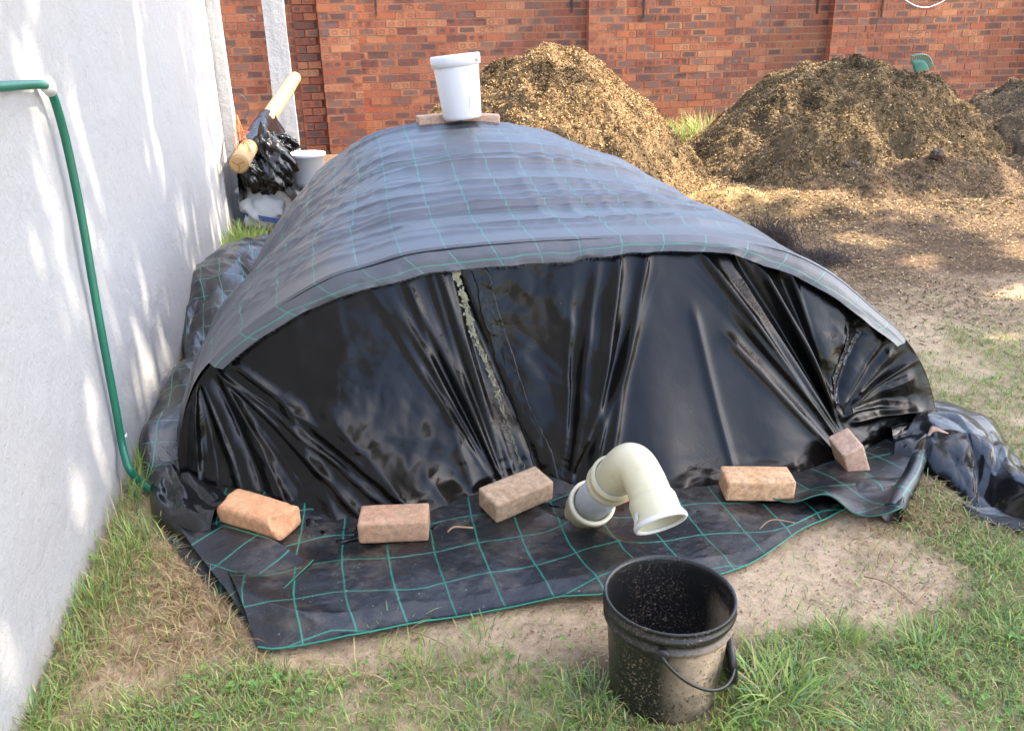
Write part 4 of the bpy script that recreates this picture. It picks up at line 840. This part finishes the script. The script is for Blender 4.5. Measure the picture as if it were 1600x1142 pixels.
def heap(name, label, cx, cy, rx, ry, h, p1, p2, seed, cols, nch, rot=0, extra=None, dark=.5):
    n = 190; gx = np.linspace(-1.12, 1.12, n); A, B = np.meshgrid(gx, gx, indexing='ij')
    def hf(a, b):
        ang = np.arctan2(b, a); rr = np.hypot(a, b)*(1+.10*vn(np.cos(ang)*1.5+seed, np.sin(ang)*1.5, 0, seed)+.05*vn(np.cos(ang)*4+seed, np.sin(ang)*4, 0, seed)); q = np.clip(rr, 0, 1); return np.clip(1-q**p1, 0, 1)**p2
    def H(x, y):
        a, b = (x-cx)/rx, (y-cy)/ry; k = hf(a, b); z = h*k+.11*np.clip(k*4, 0, 1)*fbm(x*2.2, y*2.2, 0, seed, 4)+.06*np.clip(k*6, 0, 1)*fbm(x*7, y*7, 0, seed+3, 3)
        if extra: z = z+extra(x, y)*np.clip(k*6, 0, 1)
        return gz(x, y)+np.where(k > 0, z, -.05)
    X_, Y_ = cx+A*rx, cy+B*ry; ok = Y_ < BY-.12; Y_ = np.minimum(Y_, BY-.13); Z_ = H(X_, Y_)+.02*fbm(X_*20, Y_*20, 0, seed+8, 3)
    cl = np.array(cols); nz = fbm(X_*3, Y_*3, 0, seed+9, 4); b0 = cl.mean(0)*.5
    C0 = b0*(1-dark*sst(-.1, .4, nz))[..., None]
    V1 = np.stack([X_, Y_, Z_], -1).reshape(-1, 3); F1 = gridF(n, n)
    dn = lambda x, y: ((np.hypot((x-cx)/rx, (y-cy)/ry) < 1.05) & (y < cy+ry*.6) & (y < BY-.15)).astype(float)
    V2, F2, C2, xy = chips(nch, H, (cx-rx, cx+rx), (cy-ry, cy+ry), .008, .042, (.08, .34), cols, seed, .5, dn)
    dk = np.repeat((1-.62*sst(.0, .45, fbm(xy[:, 0]*3, xy[:, 1]*3, 0, seed+9, 4))), 6)[:, None]
    V = np.vstack([V1, V2]); o = mk(name, V, [F1, F2+len(V1)], M['chip'], col=np.vstack([C0.reshape(-1, 3), np.repeat(C2, 6, 0)*dk]), smooth=False)
    return tag(o, label, 'compost heap', 'heaps of shredded mulch along the brick wall'), H
cA = [(.55, .37, .17), (.42, .26, .11), (.66, .47, .25), (.25, .145, .065), (.14, .08, .04)]
cB = [(.47, .31, .16), (.35, .23, .12), (.66, .48, .27), (.18, .11, .06), (.10, .06, .038), (.30, .26, .11), (.46, .29, .13)]
_, HA = heap('mulch_heap', 'tall golden heap of dry wood chips directly behind the white bucket', 2.15, 8.30, 1.62, 2.0, 1.18, 2.1, 1.5, 51, cA, 170000)
_, HB = heap('mulch_heap', 'wide brown heap of mulch with a green rake stuck in its top', 5.42, 8.35, 1.95, 1.95, .98, 2.3, 1.5, 57, cB, 190000)
_, HC = heap('mulch_heap', 'dark mulch heap cut off by the right edge, beyond the heap with the rake', 8.5, 8.0, 2.3, 2.3, .85, 2.2, 1.4, 59, [(.42, .30, .17), (.3, .2, .12), (.18, .12, .07), (.52, .38, .22)], 120000)
def skirt_s(x, y): return gz(x, y)+.09*np.clip(sst(5.2, 6.8, y), 0, 1)*(.5+.5*fbm(x*2, y*2, 0, 201, 3))
# low litter between the heaps
xs = np.linspace(.9, 9.5, 330); yz = np.linspace(4.9, 10.3, 210); XL, YL = np.meshgrid(xs, yz, indexing='ij')
hl_ = lambda x, y: gz(x, y)-.012+sst(4.9, 6.6, y)*(.03+.10*np.clip(fbm(x*1.3, y*1.6, 0, 211, 4)+.35, 0, 1)+.035*fbm(x*7, y*7, 0, 213, 3))*sst(.9, 1.5, x)*sst(9.5, 8.8, x)*sst(10.35, 9.6, y)+.20*np.exp(-(((x-5.4)/1.5)**2+((y-6.75)/.5)**2))*(1+.5*fbm(x*3, y*3, 0, 5))
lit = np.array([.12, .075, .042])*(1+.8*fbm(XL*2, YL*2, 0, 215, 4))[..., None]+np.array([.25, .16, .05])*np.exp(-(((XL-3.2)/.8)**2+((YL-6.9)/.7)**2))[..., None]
V1 = np.stack([XL, YL, hl_(XL, YL)+.012*fbm(XL*16, YL*16, 0, 217, 3)], -1).reshape(-1, 3); F1 = gridF(330, 210)
V2, F2, C2, xy = chips(190000, hl_, (.95, 9.4), (5.0, 10.2), .008, .034, (.12, .45), cA+cB+cB+cB+[(.30, .26, .07)], 61, .4, lambda x, y: sst(4.9, 6.2, y)*.9*(y < 9.9))
dk = np.repeat((1-.6*sst(.0, .4, fbm(xy[:, 0]*2, xy[:, 1]*2, 0, 221, 4))), 6)[:, None]
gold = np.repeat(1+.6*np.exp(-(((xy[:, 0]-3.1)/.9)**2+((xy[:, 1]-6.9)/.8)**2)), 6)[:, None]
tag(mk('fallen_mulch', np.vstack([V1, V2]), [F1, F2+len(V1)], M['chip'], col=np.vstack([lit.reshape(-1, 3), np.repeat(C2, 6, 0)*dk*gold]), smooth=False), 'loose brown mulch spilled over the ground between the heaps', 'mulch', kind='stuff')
# scattered debris on the bare yard
V2, F2, C2, xy = chips(150000, gz, (-.6, 6.8), (2.6, 6.3), .005, .026, (.12, .5), cB+[(.50, .36, .22), (.3, .2, .12), (.09, .06, .04), (.14, .09, .055)], 71, .18, lambda x, y: sst(2.6, 4.4, y+(x-2.5)*.15)*(x > 1.9+(5.5-y)*.05)*(.4+.6*sst(-.3, .3, fbm(x*1.5, y*1.5, 0, 3))), .005)
tag(mk('wood_litter', V2, [F2], M['chip'], col=np.repeat(C2, 6, 0), smooth=False), 'fine chips and twigs scattered over the brown yard right of the tunnel', 'litter', kind='stuff')
V2, F2, C2, xy = chips(26000, gz, (-.75, 2.6), (1.15, 2.6), .002, .009, (.4, .9), [(.46, .33, .21), (.58, .43, .29), (.34, .23, .15), (.50, .36, .24)], 73, .5, lambda x, y: (.3+.7*sst(-.2, .3, fbm(x*5, y*5, 0, 30))), .003)
tag(mk('soil_crumbs', V2, [F2], M['chip'], col=np.repeat(C2, 6, 0), smooth=False), 'small crumbs of pinkish soil on the bare ground', 'soil crumbs', kind='stuff')
# clods near heap B
for k, (px, py, s_) in enumerate(((1300, 297, .16), (1327, 305, .13), (1355, 300, .12), (1455, 302, .14))):
    p = G(px, py); p[2] = hl_(p[0], p[1])+.04
    o = lump('compost_clod', p, (s_, s_*.8, s_*.7), M['bark'], None, .35, 18, 300+k, 40, 24, sq=1.)
    tag(o, 'dark lump of rotted compost lying at the foot of the heap with the rake', 'clod', 'dark clods in front of the rake heap')
# rake in heap B
rb = WY(1440, 124, 8.5); rk = thing('garden_rake', 'pale green fan rake sticking up out of the mulch heap', 'rake', tuple(rb))
tipL, tipR = WY(1424, 88, 8.4), WY(1455, 104, 8.4); low_ = WY(1436, 130, 8.45)
NT_ = 15; Vr, Fr_, k = [], [], 0
for i in range(NT_):
    q = i/(NT_-1); tip = tipL*(1-q)+tipR*q+np.array([0, -.05*math.sin(math.pi*q), .055*math.sin(math.pi*q)]); b0 = low_+(tip-low_)*.05
    pth_ = poly([b0, (b0+tip)/2+np.array([0, .02, 0]), tip, tip+np.array([.01, -.03, -.004])], 14); tube('tine', pth_, .0065, M['rake'], rk, ns=6)
fanP = np.array([[low_+((tipL*(1-q)+tipR*q+np.array([0, -.05*math.sin(math.pi*q), .055*math.sin(math.pi*q)]))-low_)*t for t in np.linspace(.02, .82, 8)] for q in np.linspace(0, 1, 20)])
fo = gmesh('rake_web', fanP, M['rake'], rk); md = fo.modifiers.new('s', 'SOLIDIFY'); md.thickness = .006
tube('handle', [low_, low_+np.array([.04, .5, -.35])], .013, M['log'], rk, ns=10)
# white plastic between heaps
wp = WY(1544, 200, 8.9); tag(lump('plastic_bag', wp+np.array([0, 0, -.02]), (.34, .2, .24), M['sack'], None, .35, 14, 88, 60, 40), 'crumpled white plastic bag lying in the gap between the two right heaps', 'plastic bag')
# dark netting tangle
nv_, nf_, k = [], [], 0; rn = np.random.default_rng(5)
for (px, py, z0, sx, sz, n) in ((1200, 378, .0, .10, .15, 2200), (1262, 400, .0, .20, .06, 1300)):
    c = G(px, py+12)
    for i in range(n):
        b = c+np.array([rn.normal(0, sx*.6), rn.normal(0, .07), abs(rn.normal(0, sz*.25))]); d = np.array([rn.normal(0, .09), rn.normal(0, .06), abs(rn.normal(0, 1))*sz*.55]); m = b+d*.5+rn.normal(0, .03, 3); e = b+d*.8+rn.normal(0, .03, 3); w = np.array([.0022, 0, .001])
        nv_ += [b-w, b+w, m-w, m+w, e]; nf_ += [[k, k+1, k+3], [k, k+3, k+2], [k+2, k+3, k+4]]; k += 5
tag(mk('netting_tangle', np.array(nv_), np.array(nf_), M['fluff'], smooth=False), 'dark wiry tangle of netting lying behind the right shoulder of the tunnel', 'netting')

# ------------------------------------------------------------------ grass
polyF = np.array([G(*p)[:2] for p in Af+Bk[::-1]]); polyT = np.vstack([base[0, :, :2][:1], [[-.6, 6.5], [2.45, 6.5]], [[2.1, 2.4]], [[.5, 2.3]]])
polyU = np.array([G(*p)[:2] for p in [(400, 1015), (370, 962), (310, 900), (275, 862), (235, 790), (218, 720), (222, 685), (290, 590), (288, 500), (345, 412), (430, 412), (600, 800), (600, 990)]])
polyR = np.array([G(*p)[:2] for p in [(1150, 790), (1330, 825), (1400, 830), (1440, 740), (1480, 770), (1520, 800), (1620, 835), (1680, 850), (1680, 820), (1600, 760), (1550, 668), (1462, 640), (1400, 650)]])
def clear(x, y, mg=0):
    p = np.stack([x, y], -1); b = inside(p, polyF)|inside(p, polyT)|inside(p, polyU)|inside(p, polyR)|(x < WALLX+.012)|(np.hypot(x-bx, y-by) < .125)|((x > 2.0) & (x < 2.4) & (y > 2.5) & (y < 6) & (x < 2.1+.12*(y-2.5)))
    return ~b
GC = np.array([(.25, .38, .08), (.19, .31, .08), (.34, .46, .12), (.20, .33, .15), (.42, .48, .16), (.12, .20, .06)]); DC = np.array([(.52, .39, .2), (.40, .27, .13), (.6, .48, .26)])
def blades(x, y, z, L, w, lean, col, seed, az=None, curve=1.):
    r = np.random.default_rng(seed); n = len(x); a = r.uniform(0, 2*math.pi, n) if az is None else az
    ll = np.clip(np.abs(lean), 0, 1.5); d = np.stack([np.cos(a), np.sin(a), 0*a], -1); s_ = np.stack([-np.sin(a), np.cos(a), 0*a], -1); up = np.array([0, 0, 1.]); b = np.stack([x, y, z], -1)
    def pt(t): th = ll*(.35+.65*t*curve); return b+(d*(np.sin(th)*t)[:, None]+up*(np.cos(th)*t)[:, None])*L[:, None]
    p1, p2, p3 = pt(np.full(n, .4)), pt(np.full(n, .75)), pt(np.ones(n)); ws = (s_*w[:, None])
    V = np.stack([b-ws*.6, b+ws*.6, p1-ws, p1+ws, p2-ws*.7, p2+ws*.7, p3], 1).reshape(-1, 3); V[:, 2] = np.maximum(V[:, 2], np.repeat(z, 7)-.002)
    k = np.arange(n)[:, None]*7; Q = np.concatenate([k+np.array([[0, 1, 3, 2]]), k+np.array([[2, 3, 5, 4]])]); T = k+np.array([[4, 5, 6]])
    return V, Q, T, np.repeat(col, 7, 0)
def lawn(name, label, n, xr, yr, dens, Lr, wr, lean, dryf, seed, cat='grass'):
    r = np.random.default_rng(seed); x = r.uniform(*xr, n); y = r.uniform(*yr, n)
    # gather blades into little tillers
    k = n//5; tx, ty = x[:k], y[:k]; idx = r.integers(0, k, n); x = tx[idx]+r.normal(0, .007, n); y = ty[idx]+r.normal(0, .007, n)
    ok = (r.uniform(0, 1, n) < dens(x, y)) & clear(x, y); x, y = x[ok], y[ok]; n = len(x); L = r.uniform(*Lr, n)*(1+.5*fbm(x*3, y*3, 0, seed)); w = r.uniform(*wr, n); c = GC[r.integers(0, len(GC), n)]*r.uniform(.75, 1.45, (n, 1))
    yl = sst(.0, .5, fbm(x*2.5, y*2.5, 0, seed+4))[:, None]; c = c*(1-.25*yl)+np.array([.25, .33, .06])*.25*yl
    dm = r.uniform(0, 1, n) < dryf(x, y); c[dm] = DC[r.integers(0, 3, dm.sum())]*r.uniform(.7, 1.2, (dm.sum(), 1))
    V, Q, T, C = blades(x, y, gz(x, y), L, w, np.clip(r.normal(lean, .35, n), .1, 1.5), c, seed)
    return tag(mk(name, V, [Q, T], M['grass'], col=C), label, cat, kind='stuff')
lawn('lawn_grass', 'short green lawn grass growing in front of the mat and the bucket', 230000, (-.8, 3.2), (1.0, 2.0), lambda x, y: zones(x, y)[0]**1.3*.62*(y < 1.95-.0*x), (.014, .045), (.0007, .0016), 1.05, lambda x, y: .19+.5*zones(x, y)[1], 5)
lawn('lawn_grass', 'patchy green grass on the yard to the right of the tunnel', 280000, (1.2, 5.4), (1.7, 5.0), lambda x, y: zones(x, y)[0]**1.5*.62, (.012, .034), (.0010, .0022), 1.05, lambda x, y: .26+.3*zones(x, y)[2]+.5*zones(x, y)[1], 6)
lawn('wall_grass', 'uneven green grass growing along the foot of the white wall', 13000, (WALLX, WALLX+.22), (1.2, 6.9), lambda x, y: np.clip(1.1-(x-WALLX)/.2, 0, 1)*(.12+.88*sst(-.1, .4, fbm(y*3.2, 0, 0, 9)))*(1-.8*np.exp(-((y-4.1)/.5)**2)), (.025, .12), (.0008, .0017), .7, lambda x, y: .18+0*x, 7)
lawn('dry_grass', 'straw coloured dead grass lying beside the left edge of the mat', 17000, (-.78, .1), (1.55, 2.65), lambda x, y: np.clip(zones(x, y)[1]*1.2+.06, 0, 1)*.8, (.03, .085), (.0009, .0018), 1.45, lambda x, y: .93+0*x, 8, 'dry grass')
lawn('dry_grass', 'brown dead grass clippings between the white wall and the bunched mat', 9000, (-.79, -.45), (3.2, 4.9), lambda x, y: .8+0*x, (.03, .08), (.0012, .0022), 1.4, lambda x, y: .93+0*x, 9, 'dry grass')
lawn('dry_grass', 'sparse straw strewn over the soil at the right corner of the mat', 22000, (1.3, 2.4), (1.5, 2.3), lambda x, y: np.clip(zones(x, y)[1]*1.2+.05, 0, 1)*.7, (.03, .07), (.0009, .0018), 1.4, lambda x, y: .7+0*x, 10, 'dry grass')
# broad leaved clover
def clover(n, xr, yr, seed, dens):
    r = np.random.default_rng(seed); x = r.uniform(*xr, n); y = r.uniform(*yr, n); ok = (r.uniform(0, 1, n) < dens(x, y)) & clear(x, y); x, y = x[ok], y[ok]; V, F, C = [], [], []; k = 0
    for xx, yy in zip(x, y):
        z = float(gz(xx, yy))+r.uniform(.008, .022); s_ = r.uniform(.0035, .0068); a0 = r.uniform(0, 6.3); c = np.array([.22, .40, .09])*r.uniform(.7, 1.25)
        for j in range(3):
            a = a0+j*2.094; cx_, cy_ = xx+math.cos(a)*s_, yy+math.sin(a)*s_; V.append((xx, yy, z-.002)); t = r.uniform(-.3, .4)
            for q in np.linspace(-2.2, 2.2, 6): V.append((cx_+math.cos(a+q)*s_, cy_+math.sin(a+q)*s_, z+t*s_*math.cos(q)))
            F += [[k, k+i, k+i+1] for i in range(1, 6)]; C += [c]*7; k += 7
    return mk('clover', np.array(V), np.array(F), M['grass'], col=np.array(C), smooth=False)
tag(clover(9000, (-.8, 2.4), (1.0, 1.75), 12, lambda x, y: zones(x, y)[0]*sst(.0, .35, fbm(x*3.1, y*3.1, 0, 99))*.30), 'low round leaved clover mixed into the front lawn', 'clover', kind='stuff')
# distinct tufts
def tuft(label, c, n, L, w, spread, seed, lean=.5, gold=0., cat='grass tuft', group=None):
    r = np.random.default_rng(seed); x = c[0]+r.normal(0, spread, n); y = c[1]+r.normal(0, spread, n); x = np.maximum(x, WALLX+.01); z = np.full(n, c[2] if len(c) > 2 else 0.)+gz(x, y)*0; dx, dy = x-c[0], y-c[1]
    az = np.arctan2(dy, dx)+r.normal(0, .8, n); col = GC[r.integers(0, 5, n)]*r.uniform(.8, 1.3, (n, 1))*1.05; dm = r.uniform(0, 1, n) < gold; col[dm] = DC[r.integers(0, 3, dm.sum())]*1.1
    V, Q, T, C = blades(x, y, z, L*r.uniform(.45, 1.1, n), w*r.uniform(.6, 1.2, n), np.clip(r.normal(lean, .3, n), .05, 1.5), col, seed, az, 1.4)
    return tag(mk('grass_tuft', V, [Q, T], M['grass'], col=C), label, cat, group)
tuft('tall green grass tuft at the foot of the near white post', (-.66, 6.25, .0), 420, .25, .0030, .085, 31, .55, .08)
tuft('wide bright grass clump left of the post, right against the plastered wall', (-.74, 5.9, 0), 300, .24, .0026, .06, 32, .5, .1)
tuft('soft green grass clump beside the slumped white sack', (-.46, 6.10, 0), 360, .2, .0028, .09, 33, .75, .1)
a = WY(1022, 215, 9.7); tuft('bright yellow green tuft behind the golden heap at the wall foot', (a[0], 9.7, .20), 420, .34, .0045, .10, 34, .6, .15)
a = WY(1060, 215, 10.0); tuft('small green tuft between two larger ones at the brick wall foot', (a[0], 10.0, .18), 200, .30, .004, .07, 35, .5, .2)
a = WY(1098, 215, 9.6); tuft('straw and green tuft against the brick wall nearest the rake heap', (a[0], 9.6, .2), 380, .40, .0045, .12, 36, .55, .5)
for k, (px, py, n, L, lb) in enumerate(((1215, 1100, 190, .16, 'lush long bladed grass tuft hugging the right side of the black bucket'), (1140, 1085, 90, .13, 'thin arching grass tuft drooping over the bucket base'), (1310, 1000, 130, .09, 'short dense dark green tuft out on the bare soil right of the bucket'), (1440, 1020, 120, .10, 'dark green tuft near the lower right corner of the bare soil'),
        (925, 1100, 110, .11, 'grass tuft touching the left side of the black bucket'), (660, 1050, 90, .09, 'spiky grass tuft below the middle of the mat hem'), (745, 1000, 40, .09, 'single upright broad bladed tuft at the mat hem'), (620, 985, 40, .085, 'wispy grass leaning over the mat hem left of centre'), (110, 960, 120, .12, 'yellow green tuft bent against the bottom of the white wall'),
        (190, 880, 110, .14, 'leaning grass tuft by the wall below the hose end'), (230, 720, 70, .16, 'grass blades growing up through the gap beside the hose'), (60, 1130, 60, .14, 'fine stalks at the lower left corner against the wall'), (255, 640, 110, .12, 'bright green tuft half way along the wall near the tied mat'), (1560, 880, 150, .06, 'low spreading tuft near the plastic tail'), (1580, 1000, 120, .08, 'grass tuft at the right edge of the lawn'))):
    p = G(px, py); 
    if px < 300: p[0] = max(p[0], WALLX+.025)
    tuft(lb, (p[0], p[1], 0), n, L*.82, .0016 if k > 1 else .0021, .016+L*.22, 40+k, .75, .08)
# twigs and dry stalks
tg = [((1010, 1040), (1180, 990)), ((1350, 900), (1430, 945)), ((1430, 945), (1510, 885)), ((950, 1120), (985, 1075)), ((190, 905), (285, 795)), ((1185, 840), (1240, 830)), ((700, 845), (740, 838)), ((480, 1068), (470, 1040)), ((640, 985), (700, 1010))]
for k, ((x0, y0), (x1, y1)) in enumerate(tg):
    a, b = G(x0, y0, .02), G(x1, y1, .02); m = (a+b)/2+np.array([random.uniform(-.02, .02), random.uniform(-.02, .02), .012])
    if k in (5, 6): a[2] = b[2] = .05; m[2] = .06
    labs = ['thin dry stalk on the soil right of the bucket', 'dark twig lying on the bare soil far right', 'pale bent stalk at the edge of the right lawn', 'short twig against the bucket on its left', 'long dry stalk leaning across the grass by the wall', 'dry twig on the bare ground below the right flap', 'brown twig lying on the mat between two bricks', 'curved dark twig in the lawn left of centre', 'straw stalk lying below the mat hem']
    tag(tube('dry_twig', poly([a, m, b], 16), .0018 if k != 6 else .003, M['twig'], ns=6), labs[k], 'twig')

el = math.tan(SUN_EL)
# ------------------------------------------------------------------ trees outside the frame that shade the yard
def tree(name, label, base_, cen, rad, n, seed, size=.10, holes=.35):
    o = thing(name, label, 'tree', tuple(base_)); r = np.random.default_rng(seed); c = np.array(cen, float); b = np.array(base_, float)
    tp = poly([b, b*.6+c*.4+np.array([.15, .1, -.6]), c+np.array([0, 0, -.3])], 24); tube('trunk', tp, np.linspace(.22, .09, 24)*(1+.08*fbm(np.arange(24)*.3, 1, 0, seed)), M['bark'], o, ns=16)
    V, F, C = [], [], []
    for k in range(9):
        a = r.uniform(0, 6.28); e = c+np.array([math.cos(a)*rad[0]*.75, math.sin(a)*rad[1]*.75, r.uniform(-.3, .5)*rad[2]]); s_ = tp[10+k]
        tube('limb', poly([s_, (s_+e)/2+np.array([0, 0, .35]), e], 14), np.linspace(.07, .02, 14), M['bark'], o, ns=8)
    u = r.normal(0, 1, (n, 3)); u /= np.linalg.norm(u, axis=1)[:, None]; p = u*(r.uniform(.15, 1, n)**(1/2.2))[:, None]*np.array(rad)
    q = p+c; 
    gx, gy = q[:, 0]-q[:, 2]/el*math.cos(SUN_AZ), q[:, 1]+q[:, 2]/el*math.sin(SUN_AZ)       # where the shade of each leaf falls
    thr = np.where(gx < -.85, .07, np.where(gx > 3.0, -.24, -.75))
    keep = fbm(gx*1.9, gy*2.6, 0, seed, 2)+.12*vn(q[:, 0]*2, q[:, 1]*2, q[:, 2]*2, 5) > thr
    keep |= (r.uniform(0, 1, n) < .20) & (gx < -.85); q = q[keep]; m = len(q)
    d = r.normal(0, 1, (m, 3)); d /= np.linalg.norm(d, axis=1)[:, None]; s2 = np.cross(d, r.normal(0, 1, (m, 3))); s2 /= np.linalg.norm(s2, axis=1)[:, None]; L = r.uniform(.6, 1.3, m)[:, None]*size
    V = np.stack([q-d*L, q+s2*L*.45, q+d*L, q-s2*L*.45], 1).reshape(-1, 3); F = np.arange(m*4).reshape(-1, 4)
    col = np.repeat(np.array([(.06, .12, .03)])*r.uniform(.6, 1.5, (m, 1)), 4, 0); mk('crown', V, F, M['grass'], o, col=col, smooth=False); return o
def shade(x, y, z, h): k = (h-z)/el; return (x+k*math.cos(SUN_AZ), y-k*math.sin(SUN_AZ), h)
tree('shade_tree', 'leafy tree right of the yard whose shade falls over the tunnel and white wall', (10.5, .6, 0), shade(1.0, 2.3, .4, 9.), (5.4, 4.8, 1.1), 56000, 3, .13, .27)
tree('shade_tree', 'smaller leafy tree further right whose shade falls over the rake heap', (13.6, 5.0, 0), shade(6.4, 7.8, .6, 9.), (2.5, 1.8, 1.0), 6500, 4, .15, .0)
